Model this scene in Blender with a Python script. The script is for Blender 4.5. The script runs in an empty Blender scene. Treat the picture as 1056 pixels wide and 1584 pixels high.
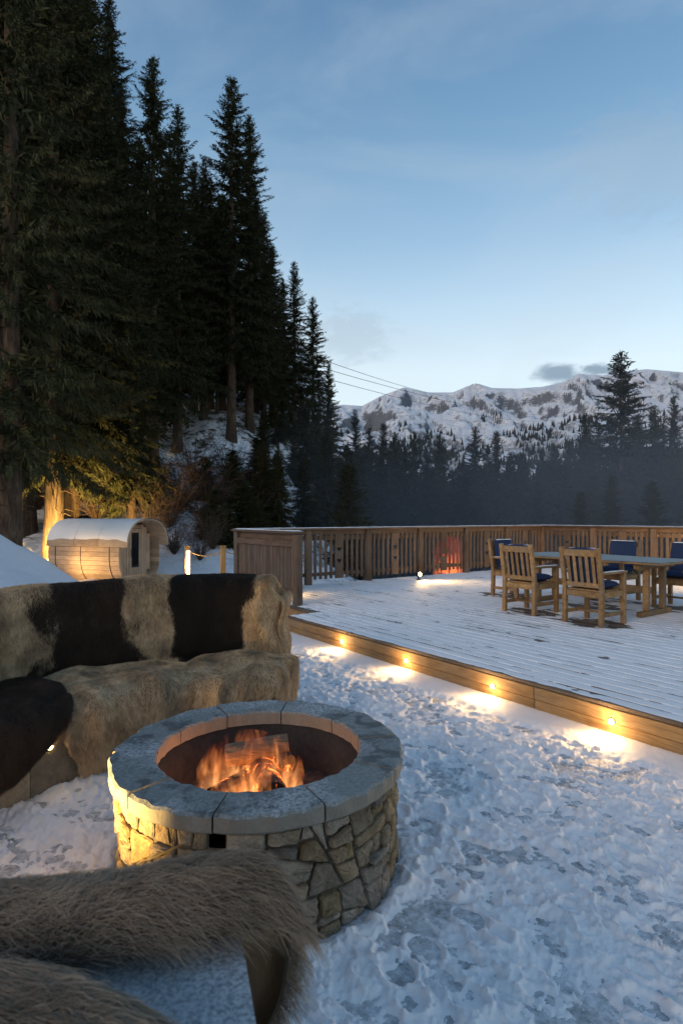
import bpy, bmesh, math, random
import numpy as np
from math import radians as R, pi, sin, cos, tan, sqrt, atan2
from mathutils import Vector, Matrix

random.seed(7)
rng = np.random.default_rng(7)
sc = bpy.context.scene
C = sc.collection

# ------------------------------------------------------------------ camera
cd = bpy.data.cameras.new('camera'); cam = bpy.data.objects.new('camera', cd); C.objects.link(cam); sc.camera = cam
cam.location = (0, 0, 1.6); cam.rotation_euler = (R(90), 0, 0)
cd.sensor_fit = 'VERTICAL'; cd.sensor_height = 36; cd.sensor_width = 24
FPX = 905.0; HOR = 800.0                       # focal length and horizon in photograph pixels
cd.lens = FPX / 1584 * 36; cd.shift_y = (HOR - 792) / 1584
cd.clip_start = 0.05; cd.clip_end = 9000
cd.dof.use_dof = True; cd.dof.focus_distance = 4.2; cd.dof.aperture_fstop = 6.3

# ------------------------------------------------------------------ sky, sun, exposure
SUN_EL, SUN_AZ = 4.0, 221.0                    # dusk sky; this bearing also aims the added warm fill lamp
w = bpy.data.worlds.new('World'); sc.world = w; w.use_nodes = True
nt = w.node_tree; N = nt.nodes; L = nt.links
sky = N.new('ShaderNodeTexSky'); sky.sky_type = 'NISHITA'; sky.sun_disc = False
sky.sun_elevation = R(SUN_EL); sky.sun_rotation = R(SUN_AZ); sky.altitude = 1500
sky.dust_density = 1.0; sky.ozone_density = 1.6; sky.air_density = 1.0
def wn(t, **k):
    n = N.new(t)
    for a, v in k.items(): setattr(n, a, v)
    return n
def wmath(op, a, b=None, clamp=False):
    n = wn('ShaderNodeMath', operation=op); n.use_clamp = clamp
    for i, v in enumerate((a, b)):
        if v is None: continue
        if isinstance(v, (int, float)): n.inputs[i].default_value = v
        else: L.new(v, n.inputs[i])
    return n.outputs[0]
tc = wn('ShaderNodeTexCoord'); dirv = tc.outputs['Generated']
sep = wn('ShaderNodeSeparateXYZ'); L.new(dirv, sep.inputs[0])
def wnoise(scale, vec_scale, detail=5, rough=.55, dist=0.0):
    m = wn('ShaderNodeMapping'); m.inputs['Scale'].default_value = vec_scale; L.new(dirv, m.inputs[0])
    n = wn('ShaderNodeTexNoise'); n.inputs['Scale'].default_value = scale; n.inputs['Detail'].default_value = detail
    n.inputs['Roughness'].default_value = rough; n.inputs['Distortion'].default_value = dist
    L.new(m.outputs[0], n.inputs[0]); return n.outputs[0]
def wramp(v, lo, hi):
    m = wn('ShaderNodeMapRange'); m.interpolation_type = 'SMOOTHSTEP'
    L.new(v, m.inputs[0]); m.inputs[1].default_value = lo; m.inputs[2].default_value = hi; return m.outputs[0]
# a thin veil of high cloud over the whole sky, pale low down, with wisps of cirrus
cir = wramp(wnoise(2.2, (1, 1, 2.6), 6, .55, .6), .42, .74)
mix = wn('ShaderNodeMix', data_type='RGBA'); mix.inputs[0].default_value = .70; L.new(sky.outputs[0], mix.inputs[6])
vr = wn('ShaderNodeValToRGB'); L.new(sep.outputs[2], vr.inputs[0]); ve = vr.color_ramp.elements
VC = ((.06, (2.0, 2.02, 1.96)), (.236, (1.86, 1.97, 1.97)), (.33, (1.30, 1.63, 1.86)), (.42, (.80, 1.20, 1.60)), (.55, (.40, .77, 1.20)), (.68, (.23, .50, .92)), (1.0, (.18, .42, .82)))
while len(ve) < len(VC): ve.new(.5)
for e_, (p_, c_) in zip(ve, VC): e_.position = p_; e_.color = (*c_, 1)
L.new(vr.outputs[0], mix.inputs[7])
mc = wn('ShaderNodeMix', data_type='RGBA'); L.new(wmath('MULTIPLY', cir, .28), mc.inputs[0]); L.new(mix.outputs[2], mc.inputs[6]); mc.inputs[7].default_value = (1.3, 1.5, 1.68, 1)
mix = mc
# a couple of small grey clouds resting over the ridge
def cloud(cx, cy, rx, ry, seed):
    X, Y, Z = (cx - 528) / FPX, 1.0, (HOR - cy) / FPX
    # tangent-plane coordinates of the direction
    px = wmath('DIVIDE', sep.outputs[0], sep.outputs[1]); pz = wmath('DIVIDE', sep.outputs[2], sep.outputs[1])
    a = wmath('DIVIDE', wmath('SUBTRACT', px, X), rx / FPX); b = wmath('DIVIDE', wmath('SUBTRACT', pz, Z), ry / FPX)
    rr = wmath('SQRT', wmath('ADD', wmath('MULTIPLY', a, a), wmath('MULTIPLY', b, b)))
    n = wnoise(30 + seed, (1, 1, 2.0), 6, .6, .4)
    d = wmath('ADD', rr, wmath('MULTIPLY', wmath('SUBTRACT', n, .5), 1.5))
    m = wramp(d, 1.05, .35)
    return wmath('MULTIPLY', m, wmath('GREATER_THAN', sep.outputs[1], .1))
cl = wmath('ADD', cloud(862, 578, 46, 20, 0), cloud(925, 572, 34, 12, 7), True)
cl = wmath('MULTIPLY', cl, .85)
cl2 = wmath('MULTIPLY', wmath('ADD', cloud(545, 520, 75, 55, 3), cloud(1000, 250, 160, 120, 5), True), .28)
mx2 = wn('ShaderNodeMix', data_type='RGBA'); L.new(cl, mx2.inputs[0]); L.new(mix.outputs[2], mx2.inputs[6]); mx2.inputs[7].default_value = (.50, .72, .95, 1)
mx3 = wn('ShaderNodeMix', data_type='RGBA'); L.new(cl2, mx3.inputs[0]); L.new(mx2.outputs[2], mx3.inputs[6]); mx3.inputs[7].default_value = (.80, 1.02, 1.22, 1)
bg = N['Background']; L.new(mx3.outputs[2], bg.inputs[0]); bg.inputs[1].default_value = 0.13
sd = bpy.data.lights.new('warm_fill', 'SUN'); sd.energy = 0.27; sd.angle = R(24); sd.color = (1.0, .72, .52)  # added fill, standing in for warm light from the unseen chalet behind
so = bpy.data.objects.new('warm_fill', sd); C.objects.link(so)
az = R(SUN_AZ); el = R(20)
so.rotation_euler = Vector((sin(az) * cos(el), cos(az) * cos(el), sin(el))).to_track_quat('Z', 'Y').to_euler()
so.location = (-20, -40, 20)

sc.view_settings.view_transform = 'Standard'; sc.view_settings.look = 'None'
sc.view_settings.exposure = 1.8; sc.view_settings.gamma = 1
sc.render.engine = 'CYCLES'
sc.cycles.use_denoising = True
sc.cycles.max_bounces = 6; sc.cycles.diffuse_bounces = 3; sc.cycles.glossy_bounces = 2; sc.cycles.transparent_max_bounces = 8
sc.cycles.volume_bounces = 1; sc.cycles.sample_clamp_indirect = 4.0; sc.cycles.caustics_reflective = False; sc.cycles.caustics_refractive = False
sc.cycles_curves.shape = 'RIBBONS'

# ------------------------------------------------------------------ helpers
def unpx(x, y, Y):                              # photograph pixel at depth Y -> world point
    return Vector(((x - 528) / FPX * Y, Y, 1.6 + (HOR - y) / FPX * Y))
UA = atan2(-.816, .578)                         # the deck's long direction
EU = Vector((cos(UA), sin(UA), 0)); EN = Vector((-sin(UA), cos(UA), 0))
DZ = 0.25                                       # deck height
def D(u, c, z=0): return EU * u + EN * c + Vector((0, 0, z))

class MB:
    def __init__(s): s.v = []; s.f = []; s.m = []
    def add(s, vs, fs, mi=0):
        k = len(s.v); s.v += [tuple(v) for v in vs]; s.f += [tuple(i + k for i in f) for f in fs]; s.m += [mi] * len(fs); return s
    def box(s, c, d, rz=0, ry=0, rx=0, bev=0.0, mi=0, M=None):
        hx, hy, hz = d[0] / 2, d[1] / 2, d[2] / 2
        if M is None: M = Matrix.Translation(c) @ Matrix.Rotation(rz, 4, 'Z') @ Matrix.Rotation(ry, 4, 'Y') @ Matrix.Rotation(rx, 4, 'X')
        if bev <= 0:
            vs = [(x, y, z) for x in (-hx, hx) for y in (-hy, hy) for z in (-hz, hz)]
            fs = [(0, 1, 3, 2), (4, 6, 7, 5), (0, 4, 5, 1), (2, 3, 7, 6), (0, 2, 6, 4), (1, 5, 7, 3)]
        else:
            b = bev; vs = []; fs = []
            idx = {}
            for sx in (-1, 1):
                for sy in (-1, 1):
                    for sz in (-1, 1):
                        for ax in range(3):
                            p = [sx * (hx - b), sy * (hy - b), sz * (hz - b)]; p[ax] = (sx * hx, sy * hy, sz * hz)[ax]
                            idx[(sx, sy, sz, ax)] = len(vs); vs.append(p)
            for ax in range(3):
                o = [a for a in range(3) if a != ax]
                for sg in (-1, 1):
                    q = []
                    for (p1, p2) in ((-1, -1), (1, -1), (1, 1), (-1, 1)):
                        k = [0, 0, 0]; k[ax] = sg; k[o[0]] = p1; k[o[1]] = p2; q.append(idx[(*k, ax)])
                    flip = (sg > 0) == (ax == 1)
                    fs.append(tuple(reversed(q)) if flip else tuple(q))
            for ax in range(3):
                o = [a for a in range(3) if a != ax]
                for p1 in (-1, 1):
                    for p2 in (-1, 1):
                        q = []
                        for sg, aa in ((-1, o[0]), (1, o[0]), (1, o[1]), (-1, o[1])):
                            k = [0, 0, 0]; k[ax] = sg; k[o[0]] = p1; k[o[1]] = p2; q.append(idx[(*k, aa)])
                        fs.append(tuple(q))
            for sx in (-1, 1):
                for sy in (-1, 1):
                    for sz in (-1, 1): fs.append(tuple(idx[(sx, sy, sz, a)] for a in range(3)))
        return s.add([M @ Vector(v) for v in vs], fs, mi)
    def bar(s, p, q, wx, wy, up=(0, 0, 1), bev=0.0, mi=0):           # a beam from p to q
        p, q = Vector(p), Vector(q); d = q - p; Ln = d.length; d.normalize(); up = Vector(up)
        x = up.cross(d)
        if x.length < 1e-4: x = Vector((1, 0, 0)).cross(d)
        x.normalize(); y = d.cross(x)
        M = Matrix(((x.x, y.x, d.x, 0), (x.y, y.y, d.y, 0), (x.z, y.z, d.z, 0), (0, 0, 0, 1))); M.translation = (p + q) / 2
        return s.box(None, (wx, wy, Ln), bev=bev, mi=mi, M=M)
    def tube(s, pts, rad, n=8, cap=True, mi=0):
        pts = [Vector(p) for p in pts]; k = len(pts); rad = rad if isinstance(rad, (list, tuple)) else [rad] * k
        vs = []; fs = []; x = None
        for i in range(k):
            d = (pts[min(i + 1, k - 1)] - pts[max(i - 1, 0)]).normalized()
            if x is None: x = d.orthogonal().normalized()
            x = (x - d * x.dot(d)).normalized(); y = d.cross(x)
            for j in range(n):
                a = 2 * pi * j / n; vs.append(pts[i] + (x * cos(a) + y * sin(a)) * rad[i])
        for i in range(k - 1):
            for j in range(n):
                a, b = i * n + j, i * n + (j + 1) % n; fs.append((a, b, b + n, a + n))
        if cap: fs.append(tuple(reversed(range(n)))); fs.append(tuple(range((k - 1) * n, k * n)))
        return s.add(vs, fs, mi)
    def lathe(s, prof, n=24, c=(0, 0, 0), mi=0, close=False):
        vs = [(c[0] + r * cos(2 * pi * j / n), c[1] + r * sin(2 * pi * j / n), c[2] + z) for r, z in prof for j in range(n)]
        fs = [(i * n + j, i * n + (j + 1) % n, (i + 1) * n + (j + 1) % n, (i + 1) * n + j) for i in range(len(prof) - 1) for j in range(n)]
        if close: fs += [tuple(reversed(range(n))), tuple(range((len(prof) - 1) * n, len(prof) * n))]
        return s.add(vs, fs, mi)
    def mesh(s, name, mats, smooth=False):
        me = bpy.data.meshes.new(name); me.from_pydata(s.v, [], s.f)
        for m in (mats if isinstance(mats, (list, tuple)) else [mats]): me.materials.append(m)
        if any(s.m): me.polygons.foreach_set('material_index', s.m)
        bm = bmesh.new(); bm.from_mesh(me); bmesh.ops.recalc_face_normals(bm, faces=bm.faces); bm.to_mesh(me); bm.free()
        if smooth: me.polygons.foreach_set('use_smooth', [True] * len(me.polygons))
        return me
    def build(s, name, mats, parent=None, loc=(0, 0, 0), rz=0, smooth=False):
        return link(name, s.mesh(name, mats, smooth), parent, loc, rz)
def link(name, data, parent=None, loc=(0, 0, 0), rz=0):
    o = bpy.data.objects.new(name, data); C.objects.link(o); o.location = loc; o.rotation_euler = (0, 0, rz); o.parent = parent; return o
def tag(o, label=None, cat=None, group=None, kind=None):
    if label: o['label'] = label
    if cat: o['category'] = cat
    if group: o['group'] = group
    if kind: o['kind'] = kind
    return o
def thing(name, label, cat, loc=(0, 0, 0), rz=0, group=None): return tag(link(name, None, None, loc, rz), label, cat, group)
def np_mesh(name, V, F, mats, smooth=True):
    V = np.asarray(V, np.float32); F = np.asarray(F, np.int32); me = bpy.data.meshes.new(name)
    me.vertices.add(len(V)); me.vertices.foreach_set('co', V.ravel())
    k = F.shape[1]; me.loops.add(F.size); me.loops.foreach_set('vertex_index', F.ravel())
    me.polygons.add(len(F)); me.polygons.foreach_set('loop_start', np.arange(0, F.size, k, dtype=np.int32))
    me.polygons.foreach_set('use_smooth', np.full(len(F), smooth))
    for m in (mats if isinstance(mats, (list, tuple)) else [mats]): me.materials.append(m)
    me.update(calc_edges=True); return me
def grid_faces(a, b):
    i = np.arange(a * b).reshape(a, b)
    return np.stack([i[:-1, :-1].ravel(), i[1:, :-1].ravel(), i[1:, 1:].ravel(), i[:-1, 1:].ravel()], 1)
_P = np.random.default_rng(3).permutation(512)
def noise2(x, y, seed=0):                       # gradient noise, about -0.7 .. 0.7
    x = np.asarray(x, float); y = np.asarray(y, float)
    xi = np.floor(x).astype(int); yi = np.floor(y).astype(int); xf = x - xi; yf = y - yi
    u = xf * xf * xf * (xf * (xf * 6 - 15) + 10); v = yf * yf * yf * (yf * (yf * 6 - 15) + 10)
    def g(ix, iy, dx, dy):
        h = _P[(_P[(ix + seed * 17) % 512] + iy) % 512] / 512 * 2 * pi
        return np.cos(h) * dx + np.sin(h) * dy
    a = g(xi, yi, xf, yf); b = g(xi + 1, yi, xf - 1, yf); c = g(xi, yi + 1, xf, yf - 1); d = g(xi + 1, yi + 1, xf - 1, yf - 1)
    return (a * (1 - u) + b * u) * (1 - v) + (c * (1 - u) + d * u) * v
def fbm(x, y, oct=4, seed=0, gain=.5):
    s = 0; a = 1
    for o in range(oct): s = s + a * noise2(x * 2 ** o + 13.7 * o, y * 2 ** o - 7.1 * o, seed + o); a *= gain
    return s
def sstep(a, b, x):
    t = np.clip((np.asarray(x, float) - a) / (b - a), 0, 1); return t * t * (3 - 2 * t)

# ------------------------------------------------------------------ materials
class Mat:
    def __init__(s, name):
        s.m = bpy.data.materials.new(name); s.m.use_nodes = True; s.nt = s.m.node_tree; s.b = s.nt.nodes['Principled BSDF']; s.out = s.nt.nodes['Material Output']
        s.tc = s.nt.nodes.new('ShaderNodeTexCoord')
    def n(s, t, **k):
        x = s.nt.nodes.new(t)
        for a, v in k.items(): setattr(x, a, v)
        return x
    def l(s, a, b): s.nt.links.new(a, b)
    def noise(s, scale, vs=(1, 1, 1), detail=5, rough=.55, dist=0, coord='Object', off=None):
        mp = s.n('ShaderNodeMapping'); mp.inputs['Scale'].default_value = vs; s.l(s.tc.outputs[coord], mp.inputs[0])
        if off is not None: s.l(off, mp.inputs['Location'])
        t = s.n('ShaderNodeTexNoise'); t.inputs['Scale'].default_value = scale; t.inputs['Detail'].default_value = detail
        t.inputs['Roughness'].default_value = rough; t.inputs['Distortion'].default_value = dist; s.l(mp.outputs[0], t.inputs[0]); return t.outputs[0]
    def ramp(s, v, stops):
        r = s.n('ShaderNodeValToRGB'); e = r.color_ramp.elements
        while len(e) < len(stops): e.new(.5)
        for el_, (p, c) in zip(e, stops): el_.position = p; el_.color = (*c, 1)
        s.l(v, r.inputs[0]); return r.outputs[0]
    def rng(s, v, a, b, c=0, d=1):
        r = s.n('ShaderNodeMapRange'); s.l(v, r.inputs[0])
        for i, x in enumerate((a, b, c, d)): r.inputs[i + 1].default_value = x
        return r.outputs[0]
    def mixc(s, f, a, b, mode='MIX'):
        m = s.n('ShaderNodeMix', data_type='RGBA', blend_type=mode)
        for k, v in ((0, f), (6, a), (7, b)):
            if isinstance(v, (int, float)): m.inputs[k].default_value = v
            elif isinstance(v, tuple): m.inputs[k].default_value = (*v, 1)
            else: s.l(v, m.inputs[k])
        return m.outputs[2]
    def math(s, op, a, b=0.0):
        m = s.n('ShaderNodeMath', operation=op)
        for i, v in enumerate((a, b)):
            if isinstance(v, (int, float)): m.inputs[i].default_value = v
            else: s.l(v, m.inputs[i])
        return m.outputs[0]
    def bump(s, h, st=.3, dist=.01):
        b = s.n('ShaderNodeBump'); b.inputs['Strength'].default_value = st; b.inputs['Distance'].default_value = dist; s.l(h, b.inputs['Height']); s.l(b.outputs[0], s.b.inputs['Normal'])
    def col(s, c):
        if isinstance(c, tuple): s.b.inputs['Base Color'].default_value = (*c, 1)
        else: s.l(c, s.b.inputs['Base Color'])
    def rough(s, r, spec=None):
        s.b.inputs['Roughness'].default_value = r
        if spec is not None: s.b.inputs['Specular IOR Level'].default_value = spec
    def rand(s):
        o = s.n('ShaderNodeObjectInfo'); return o.outputs['Random']
def wood(name, dark, light, vs=(1, 8, 8), scale=6, rough=.7, wear=None):
    m = Mat(name); rd = m.rand(); cv = m.n('ShaderNodeCombineXYZ')
    for i, k in enumerate((31.0, 17.0, 53.0)): m.l(m.math('MULTIPLY', rd, k), cv.inputs[i])
    g = m.noise(scale, vs, 6, .6, .8, off=cv.outputs[0]); k = m.noise(3, (1, 1, 1), 3, off=cv.outputs[0])
    c = m.ramp(g, [(.3, dark), (.68, light)])
    c = m.mixc(m.rng(k, .35, .75, 0, .45), c, tuple(x * .6 for x in dark))
    hv = m.n('ShaderNodeHueSaturation'); m.l(c, hv.inputs['Color']); m.l(m.rng(rd, 0, 1, .72, 1.22), hv.inputs['Value'])
    c = hv.outputs[0]
    if wear: c = m.mixc(m.rng(m.noise(2.2, (1, 1, 1), 5, .6, off=cv.outputs[0]), .45, .7, 0, .7), c, wear)
    m.col(c); m.rough(rough, .3); m.bump(g, .35, .004); return m.m
def stone(name, cols, scale=9, rough=.85, bst=.6):
    m = Mat(name); rd = m.rand(); cv = m.n('ShaderNodeCombineXYZ')
    for i, k in enumerate((21.0, 37.0, 13.0)): m.l(m.math('MULTIPLY', rd, k), cv.inputs[i])
    a = m.noise(scale, (1, 1, 1), 8, .65, .3, off=cv.outputs[0]); b = m.noise(scale * 9, (1, 1, 1), 4, .7)
    c = m.ramp(a, [(.28, cols[0]), (.5, cols[1]), (.72, cols[2])])
    c = m.mixc(m.rng(b, .35, .7, 0, .5), c, tuple(x * .55 for x in cols[0]))
    hv = m.n('ShaderNodeHueSaturation'); m.l(c, hv.inputs['Color']); m.l(m.rng(rd, 0, 1, .62, 1.3), hv.inputs['Value']); m.l(m.rng(m.math('FRACT', m.math('MULTIPLY', rd, 7.3)), 0, 1, .55, 1.3), hv.inputs['Saturation'])
    m.col(hv.outputs[0]); m.rough(rough, .3)
    m.bump(m.math('ADD', a, m.math('MULTIPLY', b, .4)), bst, .012); return m.m
def plain(name, c, rough=.6, metal=0, bump=None):
    m = Mat(name); m.col(c); m.rough(rough); m.b.inputs['Metallic'].default_value = metal
    if bump: m.bump(m.noise(bump, detail=5), .4, .004)
    return m.m
def emit(name, c, st):
    m = Mat(name); e = m.n('ShaderNodeEmission'); e.inputs[0].default_value = (*c, 1); e.inputs[1].default_value = st; m.l(e.outputs[0], m.out.inputs[0]); return m.m
def snowmat(name, tint=(.86, .855, .865), scale=60):
    m = Mat(name); a = m.noise(scale, detail=6, rough=.7); b = m.noise(scale * .12, detail=5)
    m.col(m.mixc(m.rng(b, .3, .7, 0, .35), tint, tuple(x * .82 for x in tint))); m.rough(.75, .25)
    m.bump(m.math('ADD', a, m.math('MULTIPLY', b, 1.5)), .5, .008)
    return m.m

WARM = (1.0, .60, .22)
M = {}
M['snow'] = snowmat('snow'); M['snow_far'] = snowmat('snow_far', scale=6)
M['deck'] = wood('deck_wood', (.075, .055, .042), (.19, .15, .115), (1.2, 14, 14), 3)
M['face'] = wood('deck_face_wood', (.18, .10, .04), (.42, .26, .11), (1.0, 1.0, 9), 4, wear=(.20, .15, .10))
M['rail'] = wood('railing_wood', (.070, .045, .031), (.165, .108, .072), (10, 10, 1), 3.5, wear=(.11, .095, .08))
M['railh'] = wood('rail_beam_wood', (.070, .045, .031), (.165, .108, .072), (1, 12, 12), 3.5)
M['teak'] = wood('teak', (.19, .10, .040), (.43, .26, .11), (6, 6, 6), 3, .6, wear=(.17, .135, .10))
M['cedar'] = wood('cedar', (.40, .265, .17), (.64, .465, .315), (1, 9, 9), 3, .6)
M['cedarv'] = wood('cedar_upright', (.40, .265, .17), (.62, .45, .30), (9, 9, 1), 3, .6)
M['post'] = wood('post_wood', (.22, .13, .05), (.42, .26, .11), (8, 8, 1), 3)
M['stone'] = stone('rubble_stone', [(.125, .094, .062), (.27, .21, .138), (.42, .335, .225)], 11)
M['mortar'] = stone('mortar', [(.06, .052, .042), (.10, .088, .07), (.16, .14, .11)], 25)
M['benchstone'] = stone('bench_stone', [(.20, .17, .13), (.30, .265, .205), (.40, .35, .27)], 14)
def pavemat():
    m = Mat('paving_stone'); a = m.noise(5, detail=7, rough=.65); d1 = m.noise(34, detail=6, rough=.75); d2 = m.noise(7, detail=5, rough=.6)
    c = m.ramp(a, [(.3, (.055, .062, .058)), (.7, (.15, .16, .15))])
    dust = m.rng(m.math('ADD', m.math('MULTIPLY', d1, .75), m.math('MULTIPLY', d2, .55)), .46, .78, .15, .96)
    m.col(m.mixc(dust, c, (.74, .76, .80))); m.rough(.75, .3); m.bump(m.math('ADD', a, d1), .5, .01); return m.m
M['paving'] = pavemat()
M['steel'] = stone('sooty_steel', [(.020, .018, .017), (.05, .043, .039), (.085, .07, .062)], 4, .8, .25)
M['black'] = plain('black_metal', (.015, .015, .016), .45, .5)
M['brass'] = plain('aged_brass', (.25, .17, .08), .45, .8)
M['ash'] = stone('ash', [(.02, .018, .016), (.06, .055, .05), (.16, .15, .14)], 14)
M['cushion'] = plain('navy_fabric', (.010, .028, .085), .9, 0, 220)
M['glass'] = plain('dark_glass', (.01, .012, .015), .08)
M['bark'] = Mat('bark'); _m = M['bark']
_a = _m.noise(9, (1, 1, .25), 7, .65, .4); _m.col(_m.ramp(_a, [(.3, (.022, .016, .012)), (.55, (.075, .054, .038)), (.75, (.15, .11, .08))])); _m.rough(.9, .2); _m.bump(_a, .9, .03); M['bark'] = _m.m
def needles(name, a, b):
    m = Mat(name); rd = m.rand(); n = m.noise(1.6, detail=4); n2 = m.noise(30, detail=2)
    c = m.ramp(m.math('ADD', m.math('MULTIPLY', n, .6), m.math('MULTIPLY', n2, .4)), [(.35, a), (.65, b)])
    hv = m.n('ShaderNodeHueSaturation'); m.l(c, hv.inputs['Color']); m.l(m.rng(rd, 0, 1, .8, 1.2), hv.inputs['Value'])
    m.col(hv.outputs[0]); m.rough(.8, .15); return m.m
M['needle'] = needles('spruce_needles', (.020, .024, .012), (.058, .062, .028))
M['twig'] = plain('bare_twig', (.06, .038, .028), .9)
def capmat():
    m = Mat('cap_granite'); a = m.noise(4, detail=6, rough=.6); b = m.noise(70, detail=4, rough=.7); rd = m.rand(); wet = m.noise(6.5, detail=5, rough=.55, dist=.8)
    c = m.ramp(b, [(.3, (.085, .10, .10)), (.7, (.26, .285, .285))])
    c = m.mixc(m.rng(a, .35, .65, 0, .4), c, (.20, .22, .215))
    gm = m.n('ShaderNodeNewGeometry'); sp = m.n('ShaderNodeSeparateXYZ'); m.l(gm.outputs['Normal'], sp.inputs[0])
    up = m.rng(sp.outputs[2], .6, .9, 0, 1)
    c = m.mixc(m.math('MULTIPLY', m.rng(wet, .545, .62, 0, .65), up), c, (.028, .034, .034))        # thawed wet patches
    fr = m.math('MULTIPLY', m.math('MULTIPLY', m.rng(m.noise(2.3, detail=4), .47, .6, 0, .42), m.rng(b, .40, .62, 0, 1)), up)
    c = m.mixc(fr, c, (.70, .74, .80))                                                           # hoar frost
    c = m.mixc(m.rng(sp.outputs[2], .5, .1, 0, .75), c, (.20, .175, .135))                          # rim sides tinted warm: lamp light put into the colour
    m.col(c); m.rough(.6, .4); m.bump(m.math('ADD', b, a), .5, .006); return m.m
M['cap'] = capmat()
def slabmat():
    m = Mat('frosted_slab'); b = m.noise(190, detail=3, rough=.6); a = m.noise(12, detail=5)
    c = m.ramp(b, [(.35, (.16, .185, .20)), (.62, (.46, .50, .53))]); m.col(m.mixc(m.rng(a, .3, .7, 0, .4), c, (.26, .29, .31))); m.rough(.7, .3); m.bump(b, .5, .003); return m.m
M['slab'] = slabmat()
M['frost'] = snowmat('frost', (.30, .335, .335), 90)

# ------------------------------------------------------------------ terrain
PC = Vector((-.386, 2.785, 0))                   # fire pit centre
def hz(X, Y):
    X = np.asarray(X, float); Y = np.asarray(Y, float)
    base = -.06 - sstep(8.5, 16, Y) * .34                                    # terrace level falling to the sauna
    mound = 1.75 * sstep(-4.75, -8.0, X) * sstep(15.8, 12.0, Y) * sstep(-2, 4, Y)
    hill = .50 * np.maximum(0, Y - 21.2 + 1.4 * fbm(X * .12, Y * .12, 3, 5)) * sstep(3.5, -8.5, X)
    hill = np.where(hill > 9, 9 + (hill - 9) * .55, hill)
    far_l = 26 * sstep(45, 160, Y) * sstep(6, -55, X)
    down = -1.0 * sstep(12, 20, Y) * sstep(-4, 2, X) - 4.5 * sstep(20, 60, Y) * sstep(-6, 4, X) - 26 * sstep(55, 240, Y) * sstep(-30, 10, X)
    rough = .22 * fbm(X * .5, Y * .5, 4, 2) * sstep(20, 26, Y) + .05 * fbm(X * 1.1, Y * 1.1, 3, 8) * sstep(7, 11, Y) + .16 * fbm(X * .8, Y * .8, 4, 18) * sstep(-4.6, -5.6, X) * sstep(3, 6, Y)
    return base + mound + hill + far_l + down + rough
def hz1(x, y): return float(hz(x, y))
def hillmat():
    m = Mat('snowy_ground'); a = m.noise(2.6, detail=8, rough=.72, dist=.6); b = m.noise(.55, detail=4); g = m.noise(14, (1, 1, 1), 6, .7)
    sp = m.n('ShaderNodeSeparateXYZ'); m.l(m.tc.outputs['Object'], sp.inputs[0])
    hill = m.rng(sp.outputs[1], 20.5, 26, 0, 1)                               # bare scrub shows on the wooded bank
    cov = m.math('ADD', m.math('MULTIPLY', a, .75), m.math('MULTIPLY', b, .5))
    soil = m.math('MULTIPLY', m.rng(cov, .60, .70, 0, 1), hill)
    c = m.mixc(soil, (.78, .80, .84), m.ramp(g, [(.3, (.022, .018, .012)), (.7, (.085, .070, .042))]))
    m.col(c); m.rough(.85, .2); m.bump(m.math('ADD', a, m.math('MULTIPLY', g, .5)), .7, .12); return m.m
xs = np.unique(np.concatenate([np.linspace(-160, -30, 40), np.linspace(-30, 12, 150), np.linspace(12, 220, 70)]))
ys = np.unique(np.concatenate([np.linspace(-30, 5, 14), np.linspace(5, 60, 190), np.linspace(60, 320, 60)]))
GX, GY = np.meshgrid(xs, ys, indexing='ij'); GZ = hz(GX, GY)
terrain = link('ground', np_mesh('ground', np.stack([GX, GY, GZ], -1).reshape(-1, 3), grid_faces(len(xs), len(ys)), hillmat()))
tag(terrain, 'snowy ground with bare scrubby patches on the wooded bank', None, None, 'structure')
pv = MB(); pv.box((.8, 3.6, -.03), (8.4, 13.6, .05))
pav = tag(pv.build('terrace_paving', M['paving']), 'dark stone paving showing through trampled snow', None, None, 'structure')

# far valley floor and the mountain range
RIDGE = [(-200, 660), (300, 640), (470, 634), (530, 626), (560, 628), (590, 612), (625, 599), (660, 607), (700, 607), (735, 592), (760, 600), (800, 601), (840, 598), (870, 591), (895, 578), (930, 581), (960, 575), (1000, 571), (1056, 576), (1150, 570), (1300, 590), (1500, 575), (1900, 600)]
kx = (np.array([p[0] for p in RIDGE]) - 528) / FPX; kz = (HOR - np.array([p[1] for p in RIDGE])) / FPX
nk, nd = 520, 230
ks = np.linspace(-.55, 1.35, nk); t = np.linspace(0, 1, nd)
KK, TT = np.meshgrid(ks, t, indexing='ij')
YY = 420 + 3300 * TT ** 1.25
ridge_y = 2700 + 260 * noise2(ks * 4, ks * 0 + 3.1, 4)[:, None]
tr = np.interp(ks, kx, kz)[:, None]
Zr = tr * ridge_y
q = np.clip((YY - 420) / (ridge_y - 420), 0, 1.4)
prof = np.where(q < 1, .15 * q + .85 * q ** 1.7, 1 - (q - 1) * .9)
XX = KK * YY
rib_w = XX + 90 * fbm(XX / 260, YY / 260, 3, 14)
rg = 1 - np.abs(fbm(rib_w / 210, YY / 620, 5, 3, .55)) * 1.6
amp = 92 * np.clip(q, 0, 1) * (1 - .80 * np.exp(-((q - 1) / .07) ** 2))
ZZ = -40 + (Zr + 40) * prof + (rg - .62) * amp + 17 * fbm(XX / 46, YY / 90, 5, 9, .6) * np.clip(q, .1, 1) * (1 - .5 * np.exp(-((q - 1) / .07) ** 2))
crag = sstep(.02, .0, np.abs(KK - (735 - 528) / FPX)) * np.exp(-((q - 1) / .04) ** 2)
ZZ = ZZ + crag * 40 * np.abs(fbm(XX / 18, YY / 18, 3, 6)) * 2
fac = tr[:, 0] / np.max((ZZ - 1.6) / YY, axis=1); ZZ = np.where(ZZ > 0, ZZ * fac[:, None], ZZ)
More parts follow.
